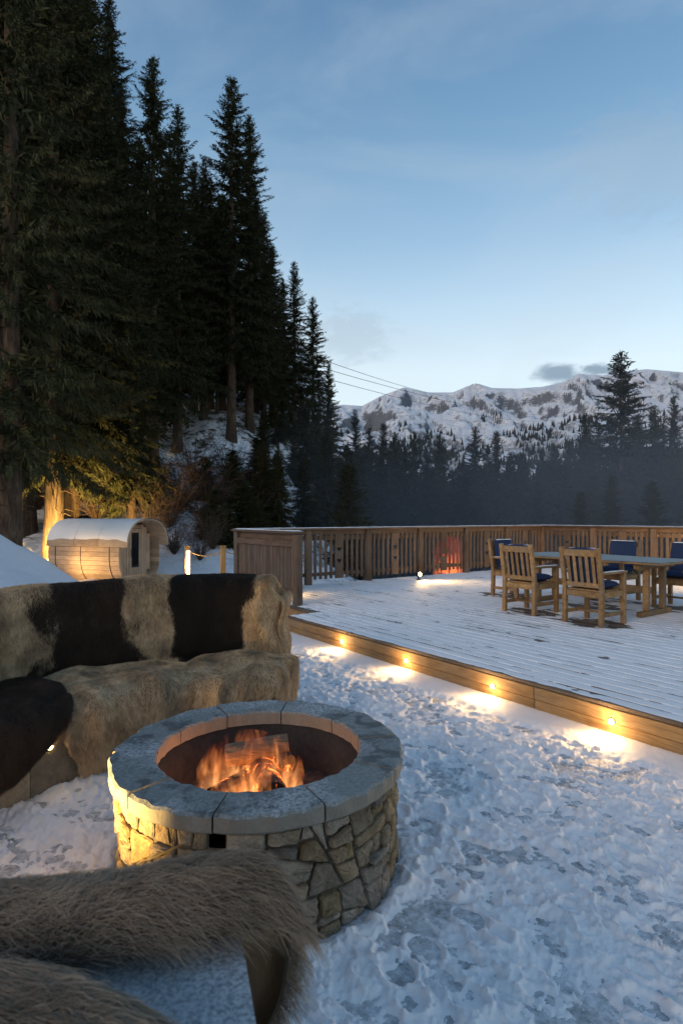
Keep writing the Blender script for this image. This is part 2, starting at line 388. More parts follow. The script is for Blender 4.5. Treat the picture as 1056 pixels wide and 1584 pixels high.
def mountmat():
    m = Mat('snowy_mountain'); gm = m.n('ShaderNodeNewGeometry'); sp = m.n('ShaderNodeSeparateXYZ'); m.l(gm.outputs['Normal'], sp.inputs[0])
    po = m.n('ShaderNodeSeparateXYZ'); m.l(m.tc.outputs['Object'], po.inputs[0])
    a = m.noise(.012, detail=9, rough=.68, dist=.5); f = m.noise(.045, detail=8, rough=.75); fb = m.noise(.006, detail=4, rough=.6)
    a2 = m.noise(.075, (1, .35, 2.2), 9, .74, .5)
    rock = m.rng(m.math('ADD', sp.outputs[2], m.math('ADD', m.math('MULTIPLY', a, -.12), m.math('MULTIPLY', a2, -.70))), .25, .40, .9, 0)
    low = m.rng(po.outputs[2], 60, 430, 1, 0)
    scrub = m.rng(m.math('ADD', m.math('ADD', m.math('MULTIPLY', f, .8), m.math('MULTIPLY', fb, .6)), m.math('MULTIPLY', low, .20)), .80, .92, 0, 1)
    c = m.mixc(rock, (.70, .735, .785), (.07, .08, .10)); c = m.mixc(m.math('MULTIPLY', scrub, .7), c, (.035, .04, .04))
    m.col(c); m.rough(.9, .1); m.bump(a, .7, 22); return m.m
mt = link('mountain_range', np_mesh('mountain_range', np.stack([XX, YY, ZZ], -1).reshape(-1, 3), grid_faces(nk, nd), mountmat()))
tag(mt, 'snow covered mountain range with dark crags beyond the valley', None, None, 'structure')
def mz(x, y):                                    # mountain height near (x, y)
    i = int(np.clip(np.searchsorted(ks, x / y), 0, nk - 1)); j = int(np.clip(((max(y, 421) - 420) / 3300) ** .8 * (nd - 1), 0, nd - 1)); return float(ZZ[i, j])
vf = MB(); vf.add([(-700, 290, -33), (900, 290, -33), (900, 700, -48), (-700, 700, -48)], [(0, 1, 2, 3)])
tag(vf.build('valley_ground', M['snow_far']), 'snowy valley floor behind the trees', None, None, 'structure')
# forest speckling the lower mountain side: nobody could count it
r2 = np.random.default_rng(11); nf = 60000
fi = r2.integers(20, nk - 30, nf); fj = r2.integers(3, int(nd * .60), nf); fx, fy, fz = XX[fi, fj], YY[fi, fj], ZZ[fi, fj]
dn = .5 + 1.1 * noise2(fx / 240, fy / 240, 21) + .6 * noise2(fx / 70, fy / 70, 22) - (fz / 330) ** 2 * .75
kp = r2.random(nf) < dn; fx, fy, fz = fx[kp] + r2.normal(0, 5, kp.sum()), fy[kp] + r2.normal(0, 5, kp.sum()), fz[kp]; nf = len(fx)
fh = r2.uniform(11, 24, nf); fr_ = fh * .24; a0_ = r2.uniform(0, 6, nf)
fv = np.stack([np.stack([fx + fr_ * np.cos(a0_ + a), fy + fr_ * np.sin(a0_ + a), fz - 3], -1) for a in (0, 1.57, 3.14, 4.71)] + [np.stack([fx, fy, fz + fh], -1)], 1).reshape(-1, 3)
k5 = np.arange(nf)[:, None] * 5; ff = np.concatenate([np.concatenate([k5 + i, k5 + (i + 1) % 4, k5 + 4], 1) for i in range(4)])
M['forest'] = plain('distant_conifers', (.014, .018, .016), .9)
fo = link('forest', np_mesh('forest', fv, ff, M['forest'], False)); tag(fo, 'distant conifer forest on the lower mountain slopes', 'forest', None, 'stuff')

# ------------------------------------------------------------------ snow on the terrace (trampled)
gy = [0.9]
while gy[-1] < 9.2: gy.append(gy[-1] + .0034 * gy[-1] ** 1.25)
gy = np.array(gy); gk = np.linspace(-.86, .80, 660)
KX, SY = np.meshgrid(gk, gy, indexing='ij'); SX = KX * (SY + .7)
U = SX * EU.x + SY * EU.y; Cc = SX * EN.x + SY * EN.y
front = 4.04
e1 = fbm(SX * 1.1, SY * 1.1, 4, 31)
wx = SX + .06 * fbm(SX * 3, SY * 3, 3, 41); wy = SY + .06 * fbm(SX * 3, SY * 3, 3, 43)
wu = wx * EU.x + wy * EU.y; wc = wx * EN.x + wy * EN.y
ridged = 1 - np.abs(fbm(wu * 3.0, wc * 6.5, 4, 51, .55)) * 1.9
crust = sstep(-.10, .06, fbm(wu * 4.5, wc * 7.5, 4, 55, .6))            # broken edges of trodden crust
fine = fbm(wx * 15, wy * 15, 4, 61, .62)
crust = sstep(-.03, .02, fbm(wu * 3.4, wc * 5.5, 5, 55, .6)); crust2 = sstep(-.02, .02, fbm(wu * 8, wc * 12, 4, 57, .6))
thin = np.clip(ridged, 0, 1) ** 8
ht = .0030 + .005 * e1 + .0100 * crust + .0050 * crust2 + .014 * thin * sstep(-.2, .2, e1 + .1) + .0045 * fine + .0042 * fbm(wx * 44, wy * 44, 3, 63, .6)
r3 = np.random.default_rng(5)
depth = np.zeros_like(ht); rim = np.zeros_like(ht)
def foot(x, y, a, s=1.0, dp=1.0):
    iy = np.searchsorted(gy, [y - .22, y + .22]); ix = np.searchsorted(gk, [min((x - .22) / (y + .48), (x - .22) / (y + .92)), max((x + .22) / (y + .48), (x + .22) / (y + .92))])
    if ix[0] >= ix[1] or iy[0] >= iy[1]: return
    sl = (slice(ix[0], ix[1]), slice(iy[0], iy[1]))
    X = SX[sl] - x; Y = SY[sl] - y; p = (X * cos(a) + Y * sin(a)) / s; qy = (-X * sin(a) + Y * cos(a)) / s
    wob = .012 * noise2(SX[sl] * 14, SY[sl] * 14, 77)
    d1 = np.sqrt((p - .045) ** 2 / 1.7 + qy ** 2) - .055 + wob; d2 = np.sqrt((p + .095) ** 2 / 1.3 + qy ** 2) - .040 + wob
    dd = np.minimum(d1, d2)
    depth[sl] = np.maximum(depth[sl], dp * sstep(.004, -.008, dd)); rim[sl] = np.maximum(rim[sl], np.exp(-((dd - .014) / .010) ** 2) * (.4 + .6 * (noise2(SX[sl] * 9, SY[sl] * 9, 78) > -.1)))
for k in range(44):                                # people walking to and fro along the deck
    c = 3.62 - abs(r3.normal(0, 1.35)); u = r3.uniform(-8, -3); hd = r3.normal(0, .16); dr = 1 if r3.random() < .5 else -1; dp = r3.uniform(.45, 1)
    for st in range(int(r3.integers(4, 11))):
        p = D(u, c + (.09 if st % 2 else -.09)); foot(p.x, p.y, UA + hd + (0 if dr > 0 else pi) + r3.normal(0, .12), r3.uniform(.9, 1.08), dp * r3.uniform(.7, 1)); u += .62 * cos(hd); c += .62 * sin(hd)
        if c > 3.75 or c < -.4: break
for k in range(220):
    p = D(r3.uniform(-8, 1.5), 3.72 - abs(r3.normal(0, 1.5))); foot(p.x, p.y, UA + r3.normal(0, .8), r3.uniform(.45, 1.0), r3.uniform(.3, .9))
for k in range(60):
    a = r3.uniform(1.6, 4.8); rr = r3.uniform(.8, 1.35); foot(PC.x + rr * cos(a), PC.y + rr * sin(a), a + pi / 2 + r3.normal(0, .5), 1, r3.uniform(.5, 1))
strip = sstep(front - .34, front - .20, Cc + .05 * fbm(U * 2, Cc * 2, 3, 71))
depth *= 1 - strip; rim *= 1 - strip
ht = ht * (1 - .80 * depth) + rim * .015 - depth * .004
bare = sstep(-.22, .40, fbm(SX * 2.3, SY * 2.3, 5, 81, .6)) * (1 - strip)
left = sstep(-.9, -1.3, SX)
ht = ht - .019 * bare - .004 * (fbm(SX * 9, SY * 9, 3, 85) > .12) * bare
ht = ht * (1 - strip) + strip * (.020 + .003 * fine)
bank = np.exp(-((Cc - front) / .10) ** 2) * .012
rp = np.sqrt((SX - PC.x) ** 2 + (SY - PC.y) ** 2)
ht = ht + bank - .03 * sstep(.70, .64, rp) + .012 * np.exp(-((rp - .70) / .06) ** 2)
keep = (Cc < front + .05)
Vs = np.stack([SX, SY, ht], -1).reshape(-1, 3); Fq = grid_faces(*SX.shape)
kf = keep.reshape(-1)[Fq].all(1) & (rp.reshape(-1)[Fq] > .60).all(1)
ts = link('terrace_snow', np_mesh('terrace_snow', Vs, Fq[kf], M['snow'])); tag(ts, 'trampled snow with footprints on the terrace', 'snow', None, 'stuff')

# ------------------------------------------------------------------ deck
U0, U1, C0, C1, UN, CN_ = -9.95, 2.6, 4.04, 13.75, -7.0, 4.52
DO = D(-3, 9, 0)
deck = thing('wooden_deck', 'raised wooden deck dusted with snow around the dining table', 'deck', DO, UA)
def dl(u, c, z): return (u + 3, c - 9, z)
PIT = .1445; bmesh_len = {}
def board_mesh(Ln):
    k = round(Ln, 2)
    if k not in bmesh_len: b = MB(); b.box((0, 0, 0), (k, PIT - .009, .03), bev=.004); bmesh_len[k] = b.mesh('deck_board', M['deck'])
    return bmesh_len[k]
nb = int((C1 - C0) / PIT)
rb = random.Random(4)
for i in range(nb):
    c = C0 + PIT * (i + .5); u = UN if c < CN_ else U0; off = (1.4, 2.8, 4.2)[i % 3]
    cuts = [u] + [x for x in (u + off, u + off + 4.2, u + off + 8.4) if x < U1 - .4] + [U1]
    for a, b in zip(cuts[:-1], cuts[1:]): link('deck_board', board_mesh(b - a - .006), deck, dl((a + b) / 2, c, DZ - .015 + rb.uniform(-.0015, .0015)))
for a, b in ((UN, UN + 4.0), (UN + 4.004, U1)):
    for z0, z1, y in ((.006, .108, .012), (.113, .212, .0)):
        f = MB(); f.box((0, 0, 0), (b - a, .03, z1 - z0), bev=.005); f.build('front_board', M['face'], deck, dl((a + b) / 2, C0 + .02 + y, (z0 + z1) / 2))
f = MB(); f.box((0, 0, 0), (.03, CN_ - C0 - .04, .20), bev=.004); f.build('return_board', M['face'], deck, dl(UN + .02, (C0 + CN_) / 2 + .02, .106))
f = MB(); f.box((0, 0, 0), (UN - U0 - .05, .03, .20), bev=.004); f.build('return_board', M['face'], deck, dl((UN + U0) / 2 - .03, CN_ + .02, .106))
f = MB(); f.box((0, 0, 0), (U1 - U0 - .3, .05, 1.6)); f.box((-(U1 - U0) / 2 + .2, -4.6, 0), (.05, 9.1, 1.6)); f.build('skirting', M['railh'], deck, dl((U0 + U1) / 2, C1 - .12, -.63))
# snow lying on the boards, sunk at the gaps, thin where people walk
fr = np.array([0, .035, .075, .2, .36, .52, .68, .82, .925, .965])
cs = (C0 + .012 + PIT * (np.arange(nb)[:, None] + fr[None, :])).ravel(); cs = cs[cs < C1 - .03]
us = np.concatenate([np.arange(U0 + .03, -2, .045), np.arange(-2, U1, .06)])
DU, DC = np.meshgrid(us, cs, indexing='ij'); ph = ((DC - C0) / PIT) % 1
gap = np.exp(-(np.minimum(ph, 1 - ph) / .065) ** 2)
open_ = sstep(-.25, .25, fbm(DU * .9, DC * 1.6, 4, 91) + .18)
th = .0062 + .007 * fbm(DU * 1.3, DC * 3, 4, 93) + .0045 * fbm(DU * 5, DC * 11, 4, 95, .6) + .003 * fbm(DU * 19, DC * 30, 2, 97)
th = th - .001 - gap * (.0048 + .0095 * open_)
def dent(u, c, ru, rc, dp):
    global th
    d_ = np.sqrt(((DU - u) / ru) ** 2 + ((DC - c) / rc) ** 2) + .5 * fbm(DU * 3, DC * 5, 3, 99); th = th - dp * sstep(1.15, .6, d_)
for (u, c) in ((-4.24, 6.98), (-5.25, 7.02), (-6.6, 8.2), (-5, 8.2), (-4.2, 9.1), (-5.25, 9.1), (-3.2, 8.0)): dent(u, c, .5, .42, .008)
for _ in range(60):
    u, c = r3.uniform(-9, 0), r3.uniform(4.5, 12); dent(u, c, r3.uniform(.06, .16), r3.uniform(.04, .08), .0045)
edge = np.minimum(np.minimum(DC - C0, 9), 9); th = th - .010 * sstep(.05, .0, DC - C0 + .03 * fbm(DU * 4, DC, 3, 94))
DZs = DZ + .001 + th
Wx = DU * EU.x + DC * EN.x; Wy = DU * EU.y + DC * EN.y
Fq = grid_faces(*DU.shape); kp = ~((DU < UN + .03) & (DC < CN_ + .03)); kf = kp.reshape(-1)[Fq].all(1)
ds = link('deck_snow', np_mesh('deck_snow', np.stack([Wx, Wy, DZs], -1).reshape(-1, 3), Fq[kf], M['snow'])); tag(ds, 'thin snow lying on the deck boards', 'snow', None, 'stuff')

def lamp(kind, name, loc, energy, color, parent=None, radius=.02, spot=None, target=None, blend=1.0):
    l = bpy.data.lights.new(name, kind); l.energy = energy; l.color = color; l.shadow_soft_size = radius
    o = bpy.data.objects.new(name, l); C.objects.link(o); o.parent = parent; o.location = loc
    if kind == 'SPOT':
        l.spot_size = spot; l.spot_blend = blend; o.rotation_euler = (Vector(target) - Vector(loc)).to_track_quat('-Z', 'Y').to_euler()
    return o
M['bulb'] = emit('lamp_glow', (1.0, .66, .30), 40)
def step_light(u, label):
    t_ = thing('step_light', label, 'lamp', D(u, C0 + .005, .118), UA, 'small round lights set into the deck front')
    b = MB(); b.lathe([(.030, 0), (.030, .006), (.022, .009), (.020, .006)], 20); me = b.mesh('bezel', M['brass'], True)
    bz0 = link('bezel', me, t_); bz0.rotation_euler = (R(90), 0, 0)
    b = MB(); b.lathe([(.0195, .002), (.0185, .010), (.013, .016), (.006, .019), (.001, .020)], 16, close=True); link('lens', b.mesh('lens', M['bulb'], True), bz0)
    lamp('POINT', 'step_light_glow', (0, -.085, .01), 1.0, (1, .58, .22), t_, .018)
    lamp('SPOT', 'step_light_beam', (0, -.028, .0), 5.0, (1, .62, .26), t_, .018, R(150), (0, -.32, -.118), 1.0)
for u, lb in ((-5.69, 'round step light in the deck front, farthest from the camera, beside the fur bench end'), (-4.55, 'second round step light counted from the far end of the deck front'),
              (-3.42, 'third round step light along the deck front, level with the fire pit'), (-2.33, 'nearest visible round step light, on the large near board of the deck front'), (-1.2, 'round step light just past the frame edge on the deck front')):
    step_light(u, lb)

# ------------------------------------------------------------------ railings
RH = 1.16
def heart_board(wd, h):
    cu = bpy.data.curves.new('hb', 'CURVE'); cu.dimensions = '2D'; cu.fill_mode = 'BOTH'; cu.extrude = .012
    def sp(pts):
        s = cu.splines.new('POLY'); s.points.add(len(pts) - 1); s.use_cyclic_u = True
        for p, q_ in zip(s.points, pts): p.co = (q_[0], q_[1], 0, 1)
    sp([(-wd / 2, 0), (wd / 2, 0), (wd / 2, h), (-wd / 2, h)])
    for cz, s_ in ((h * .66, 1), (h * .40, 1)):
        pts = []
        for k in range(20):
            a = 2 * pi * k / 20; pts.append((.0036 * 16 * sin(a) ** 3 * s_, cz + s_ * .0036 * (13 * cos(a) - 5 * cos(2 * a) - 2 * cos(3 * a) - cos(4 * a))))
        sp(pts)
    o = bpy.data.objects.new('hb', cu); C.objects.link(o); dg = bpy.context.evaluated_depsgraph_get(); me = bpy.data.meshes.new_from_object(o.evaluated_get(dg)); bpy.data.objects.remove(o)
    me.transform(Matrix.Rotation(R(90), 4, 'X')); me.materials.clear(); me.materials.append(M['rail']); me.name = 'heart_board'; return me
HB = heart_board(.20, .90)
b = MB(); b.box((0, 0, .45), (.062, .022, .90), bev=.003); SL = b.mesh('slat', M['rail'])
b = MB(); b.box((0, 0, .45), (.105, .022, .90), bev=.003); SLW = b.mesh('slat', M['rail'])
b = MB(); b.box((0, 0, RH / 2 - .035), (.13, .11, RH - .07), bev=.006); PO = b.mesh('post', M['rail'])
def snow_cap(name, Ln, wd, th_, seed, parent, loc, nx=60, ny=7, rz=0, jag=.25):
    x = np.linspace(-Ln / 2, Ln / 2, nx); y = np.linspace(-1, 1, ny); X, Y = np.meshgrid(x, y, indexing='ij')
    ww = wd / 2 * (1 - jag * .5 + jag * noise2(X * 5, np.sign(Y) * 3.0 + 9, seed)); z = th_ * (1 - np.abs(Y) ** 3) * (.75 + .6 * noise2(X * 4, Y * 1.5, seed + 1)) - .002
    z = np.where((np.abs(X) > Ln / 2 - 1e-6), -.002, z)
    o = link(name, np_mesh(name, np.stack([X, Y * ww, z], -1).reshape(-1, 3), grid_faces(nx, ny), M['snow']), parent, loc, rz); return o
def railing(p, rz, length, sections, label, first_post=True, solid=False, last_post=True):
    t_ = thing('deck_railing', label, 'railing', p, rz)
    nsec = sections; Ls = length / nsec
    for i in range(nsec + 1):
        if (i == 0 and not first_post) or (i == nsec and not last_post): continue
        link('post', PO, t_, (i * Ls, 0, 0))
    for i in range(nsec):
        a, c = i * Ls + .065, (i + 1) * Ls - .065
        if solid:
            n_ = int((c - a) / .112); stp = (c - a) / n_
            for k in range(n_): link('slat', SLW, t_, (a + stp * (k + .5), rb.uniform(-.003, .003), .10 + rb.uniform(-.004, .004)))
        else:
            mid = (a + c) / 2; link('heart_board', HB, t_, (mid, 0, .10))
            half = (c - a) / 2 - .10; stp = half / 4.55
            for k in range(4):
                for s_ in (-1, 1): link('slat', SL, t_, (mid + s_ * (.10 + stp * (k + .78)), rb.uniform(-.003, .003), .10 + rb.uniform(-.006, .006)))
        for z, hh in ((.20, .07), (.93, .09)):
            b_ = MB(); b_.box((0, 0, 0), (c - a + .01, .035, hh), bev=.004); b_.build('cross_rail', M['railh'], t_, ((a + c) / 2, .031, z))
    b_ = MB(); b_.box((0, 0, 0), (length + .18, .19, .04), bev=.006); trl = b_.build('top_rail', M['railh'], t_, (length / 2, 0, RH - .045))
    b_ = MB(); b_.box((0, 0, 0), (length + .02, .045, .10), bev=.005); b_.build('top_beam', M['railh'], t_, (length / 2, -.032 if solid else .034, RH - .118))
    snow_cap('rail_snow', length + .16, .17, .016, 3, trl, (0, 0, .020), int(length * 14))
    return t_
railing(D(-7.68, 4.62, DZ), UA + pi, 2.1, 1, 'short close-boarded wooden railing end panel behind the fur bench', solid=True)
railing(D(-9.84, 4.66, DZ), UA + pi / 2, 9.0, 6, 'long snow-capped wooden railing with heart cut-outs along the far deck edge', first_post=False)
railing(D(-9.84, 13.66, DZ), UA, 7.5, 5, 'wooden railing behind the dining chairs running out of frame', first_post=False)

# ------------------------------------------------------------------ deck spotlights
def deck_spot(p, label, aim, e, rz=0):
    t_ = thing('deck_spotlight', label, 'lamp', p, rz, 'small spotlights standing on the deck')
    b = MB(); b.lathe([(.055, 0), (.055, .012), (.022, .02), (.016, .07), (.03, .075)], 16, close=True); b.build('base', M['black'], t_)
    b = MB(); b.lathe([(.030, -.05), (.047, -.03), (.05, .05), (.044, .05), (.040, .03)], 16); o = link('housing', b.mesh('housing', M['black'], True), t_, (0, 0, .115))
    d_ = Vector(aim).normalized(); qt = d_.to_track_quat('Z', 'Y').to_euler(); o.rotation_euler = qt
    b = MB(); b.lathe([(.041, .034), (.041, .045), (.03, .058), (.012, .064), (.001, .065)], 16, close=True); link('lens', b.mesh('lens', M['bulb'], True), o)
    l = Vector((0, 0, .115)) + d_ * .085
    lamp('SPOT', 'deck_spot_beam', l, e, (1, .62, .25), t_, .03, R(150), l + d_, 1.0)
    return t_
pl = unpx(647, 897, 12.55)
deck_spot((pl.x, pl.y, DZ + .003), 'small bright spotlight standing on the deck at the far railing', (.62, -.75, .25), 60)
pr = D(-3.9, 11.5, DZ + .003)
deck_spot(pr, 'small spotlight on the deck behind the dining chairs at the frame edge', (-.15, .72, .05), 190)
pq = D(-9.0, 4.86, DZ + .003)
deck_spot(pq, 'small spotlight on the deck tucked behind the boarded end panel', (.80, -.15, -.05), 14)

# ------------------------------------------------------------------ dining set
def cushion_mesh(lx, ly, lz, seed, nx=12, ny=12):
    u = np.linspace(-1, 1, nx); X, Y = np.meshgrid(u, u, indexing='ij')
    e = (1 - np.abs(X) ** 5) * (1 - np.abs(Y) ** 5); z = lz / 2 * e ** .35 * (1 + .12 * noise2(X * 2 + seed, Y * 2, seed))
    rx = lx / 2 * X * (1 - .06 * Y * Y); ry = ly / 2 * Y * (1 - .06 * X * X)
    T = np.stack([rx, ry, z], -1).reshape(-1, 3); B = np.stack([rx, ry, -z * .8], -1).reshape(-1, 3)
    F = grid_faces(nx, nx); return np_mesh('cushion', np.concatenate([T, B]), np.concatenate([F, F[:, ::-1] + nx * nx]), M['cushion'])
def chair_parts():
    P = []
    def p(name, fn, mat=M['teak'], smooth=False): b_ = MB(); fn(b_); P.append((name, b_.mesh(name, mat, smooth), (0, 0, 0), (0, 0, 0)))
    W = .56; hx = W / 2 - .03
    # local: x along the back, +y faces forward, back legs at y = 0
    for s in (-1, 1):
        p('back_leg', lambda b_: (b_.bar((s * hx, 0, 0), (s * hx, .012, .45), .055, .06, (0, 1, 0), .004), b_.bar((s * hx, .012, .445), (s * hx, -.075, .97), .055, .052, (0, 1, 0), .005)))
        p('front_leg', lambda b_: b_.box((s * hx, .50, .32), (.055, .055, .64), bev=.004))
        p('armrest', lambda b_: b_.box((s * hx, .262, .656), (.075, .56, .03), bev=.006))
        p('side_rail', lambda b_: b_.box((s * hx, .255, .385), (.028, .46, .075), bev=.003))
        p('stretcher', lambda b_: b_.box((s * hx, .25, .14), (.026, .455, .045), bev=.003))
    p('cross_stretcher', lambda b_: b_.box((0, .25, .142), (W - .09, .045, .026), bev=.003))
    p('front_rail', lambda b_: b_.box((0, .505, .385), (W - .12, .028, .075), bev=.003))
    p('seat_back_rail', lambda b_: b_.box((0, .01, .385), (W - .12, .03, .075), bev=.003))
    yb = lambda z: .012 - .087 * (z - .445) / .525
    p('top_rail', lambda b_: b_.bar((-(W - .11) / 2, yb(.90), .90), ((W - .11) / 2, yb(.90), .90), .03, .085, (0, 0, 1), .004))
    p('lower_rail', lambda b_: b_.bar((-(W - .11) / 2, yb(.50), .50), ((W - .11) / 2, yb(.50), .50), .03, .06, (0, 0, 1), .004))
    for k in range(5):
        x = -.168 + k * .084
        p('back_slat', lambda b_: b_.bar((x, yb(.52), .525), (x, yb(.87), .862), .042, .015, (0, 1, 0), .002))
    for k in range(5):
        y = .06 + k * .095
        p('seat_slat', lambda b_: b_.box((0, y, .434), (W - .06 if k < 4 else W - .115, .08, .02), bev=.003))
    return P
CP = chair_parts(); CUS = cushion_mesh(.46, .46, .10, 1); CUB = cushion_mesh(.47, .50, .08, 2)
def chair(u, c, rot, label, snow=True):
    t_ = thing('dining_chair', label, 'chair', D(u, c, DZ + .004), UA + rot, 'wooden dining chairs around the table')
    arms = []
    for nm, me, l, r_ in CP:
        o = link(nm, me, t_, l)
        if nm == 'armrest': arms.append(o)
    o = link('seat_cushion', CUS, t_, (0, .265, .492))
    o = link('back_cushion', CUB, t_, (0, .040, .72)); o.rotation_euler = (R(90 + 9.5), 0, 0)
    for s, ar in zip((-1, 1), arms): snow_cap('arm_snow', .50, .065, .010, 11 + s, ar, (s * .25, .27, .671), 14, 5, R(90))
    sn = snow_cap('cushion_snow', .40, .06, .014, 17, t_, (0, .02, .955), 14, 5)
    return t_
chair(-4.24, 6.70, 0, 'wooden slat-back chair nearest the camera, its back turned, in front of the table')
chair(-5.25, 6.76, 0, 'wooden slat-back chair second from the near end, back turned, along the near table side')
chair(-6.72, 8.20, -pi / 2, 'wooden chair at the far head of the table, seen side on')
chair(-5.22, 9.42, pi, 'wooden chair with navy cushion facing the camera behind the table')
chair(-4.22, 9.42, pi, 'wooden chair with navy cushion behind the table, cut by the frame edge')
chair(-2.98, 8.02, pi / 2, 'wooden chair at the near head of the table, only its leg and arm in frame')
tb = thing('dining_table', 'long wooden dining table with frosted top on trestle legs', 'table', D(-4.95, 8.18, DZ + .004), UA)
for k in range(8):
    b = MB(); b.box((0, 0, 0), (2.44, .138, .026), bev=.004); b.build('top_plank', M['teak'], tb, (0, -.508 + k * .145, .738))
for s in (-1, 1):
    for y in (-.22, .22):
        b = MB(); b.box((0, 0, .365), (.07, .085, .57), bev=.005); b.build('leg', M['teak'], tb, (s * .86, y, 0))
    b = MB(); b.box((0, 0, .04), (.085, .82, .07), bev=.012); b.build('foot', M['teak'], tb, (s * .86, 0, 0))
    b = MB(); b.box((0, 0, .682), (.08, .98, .065), bev=.008); b.build('bearer', M['teak'], tb, (s * .86, 0, 0))
b = MB(); b.box((0, 0, .33), (1.63, .05, .10), bev=.006); b.build('stretcher', M['teak'], tb)
X, Y = np.meshgrid(np.linspace(-1.20, 1.20, 90), np.linspace(-.57, .57, 60), indexing='ij')
z = .752 + .003 + .005 * fbm(X * 3, Y * 3, 4, 7) - .009 * (np.abs((((Y + .508 - .0725) / .145) % 1) - .5) > .45)
link('table_frost', np_mesh('table_frost', np.stack([X, Y, z], -1).reshape(-1, 3), grid_faces(90, 60), M['frost']), tb)

# ------------------------------------------------------------------ fire pit
PR, PH = .632, .52
pit = thing('fire_pit', 'round rubble-stone fire pit with granite cap and burning logs', 'fire pit', PC)
def ring_stone(a0, a1, r0, r1, z0, z1, n, bev, jit=0.0, rs=None):
    b_ = MB(); vs = []; fs = []
    prof_ = [(r0, z0), (r0, z1 - bev), (r0 + bev, z1), (r1 - bev, z1), (r1, z1 - bev), (r1, z0 + bev), (r1 - bev, z0)]
    m_ = len(prof_)
    for i in range(n + 1):
        a = a0 + (a1 - a0) * i / n
        for j_, (r_, z_) in enumerate(prof_):
            if jit: r_ += jit * 1.6 * float(noise2(a * 9 + r_ * 3, z_ * 40 + r_ * 7, 33)) * (1.6 if j_ in (2, 3, 4) else .7); z_ += jit * float(noise2(a * 7, r_ * 9, 34)) * (j_ in (1, 2, 3, 4))
            vs.append((r_ * cos(a), r_ * sin(a), z_))
    for i in range(n):
        for j in range(m_): fs.append((i * m_ + j, i * m_ + (j + 1) % m_, (i + 1) * m_ + (j + 1) % m_, (i + 1) * m_ + j))
    fs += [tuple(range(m_)), tuple(range(n * m_, (n + 1) * m_))]
    return b_.add(vs, fs)
jt = [188, 228, 263, 299, 336, 370, 405, 444, 480, 516, 548]
for a0, a1 in zip(jt[:-1], jt[1:]):
    o = ring_stone(R(a0) + .006, R(a1) - .006, .472, .672, PH - .072, PH, 22, .010, jit=.008).build('cap_stone', M['cap'], pit, (0, 0, rb.uniform(-.003, .002)))
# wall stones: irregular cells over the unrolled wall
Wl = 2 * pi * PR; H0, H1 = -.02, PH - .078
VENT = (R(263) * PR % Wl, .395)
rs = random.Random(12)
def clip(poly, n, d):                              # keep the side n.p <= d
    new = []
    for k in range(len(poly)):
        p_, q_ = poly[k], poly[(k + 1) % len(poly)]; a_, b_ = p_.dot(n) - d, q_.dot(n) - d
        if a_ <= 0: new.append(p_)
        if (a_ < 0) != (b_ < 0) and a_ != b_: new.append(p_.lerp(q_, a_ / (a_ - b_)))
    return new
def area(poly): return abs(sum(poly[k - 1].x * poly[k].y - poly[k].x * poly[k - 1].y for k in range(len(poly)))) / 2
def split(poly, out):
    xs_ = [p.x for p in poly]; ys_ = [p.y for p in poly]; w_, h_ = max(xs_) - min(xs_), max(ys_) - min(ys_)
    if area(poly) < rs.uniform(.0075, .023) and w_ < .25 and h_ < .15: out.append(poly); return
    if w_ > h_ * rs.uniform(1.0, 1.9): ang_s = rs.gauss(0, .26); mid = min(xs_) + w_ * rs.uniform(.34, .66); n = Vector((cos(ang_s), sin(ang_s)))
    else: ang_s = pi / 2 + rs.gauss(0, .17); mid = None; n = Vector((cos(ang_s), sin(ang_s)))
    cen = Vector(((min(xs_) + max(xs_)) / 2 if mid is None else mid, (min(ys_) + max(ys_)) / 2 if mid is not None else min(ys_) + h_ * rs.uniform(.34, .66))); d_ = cen.dot(n)
    A1, A2 = clip(poly, n, d_), clip(poly, -n, -d_)
    if len(A1) < 3 or len(A2) < 3 or min(area(A1), area(A2)) < .0012: out.append(poly); return
    split(A1, out); split(A2, out)
def inset(poly, g):
    c_ = sum((1 if (q_ - p_).cross(r_ - q_) > 0 else -1) for p_, q_, r_ in zip(poly, poly[1:] + poly[:1], poly[2:] + poly[:2])); out = list(poly)
    if c_ < 0: poly = poly[::-1]; out = list(poly)
    for p_, q_ in zip(poly, poly[1:] + poly[:1]):
        e_ = q_ - p_
        if e_.length < 1e-5: continue
        n = Vector((e_.y, -e_.x)).normalized(); out = clip(out, n, p_.dot(n) - g)
        if len(out) < 3: return None
    return out
vx0, vx1, vz0, vz1 = VENT[0] - .036, VENT[0] + .036, VENT[1] - .034, VENT[1] + .034
cells = []
Rc = lambda a_, b_, c_, d_: [Vector((a_, c_)), Vector((b_, c_)), Vector((b_, d_)), Vector((a_, d_))]
for rc in (Rc(0, vx0 - .13, H0, H1), Rc(vx1 + .15, Wl, H0, H1), Rc(vx0 - .13, vx1 + .15, H0, vz0), Rc(vx0 - .13, vx0, vz0, H1), Rc(vx1, vx1 + .15, vz0, H1), Rc(vx0, vx1, vz1, H1)): split(rc, cells)
def rough_poly(poly):
    pl_ = [p for k, p in enumerate(poly) if (p - poly[k - 1]).length > .005]; out = []
    for k in range(len(pl_)):
        p, q_ = pl_[k], pl_[(k + 1) % len(pl_)]; ln = (q_ - p).length; cut = min(rs.uniform(.004, .011), ln * .25) / ln
        out.append(p.lerp(q_, cut)); nn = int(ln / .03)
        for m_ in range(nn): out.append(p.lerp(q_, cut + (1 - 2 * cut) * (m_ + 1) / (nn + 1)) + Vector((rs.uniform(-1, 1), rs.uniform(-1, 1))) * .003)
        out.append(p.lerp(q_, 1 - cut))
    return out
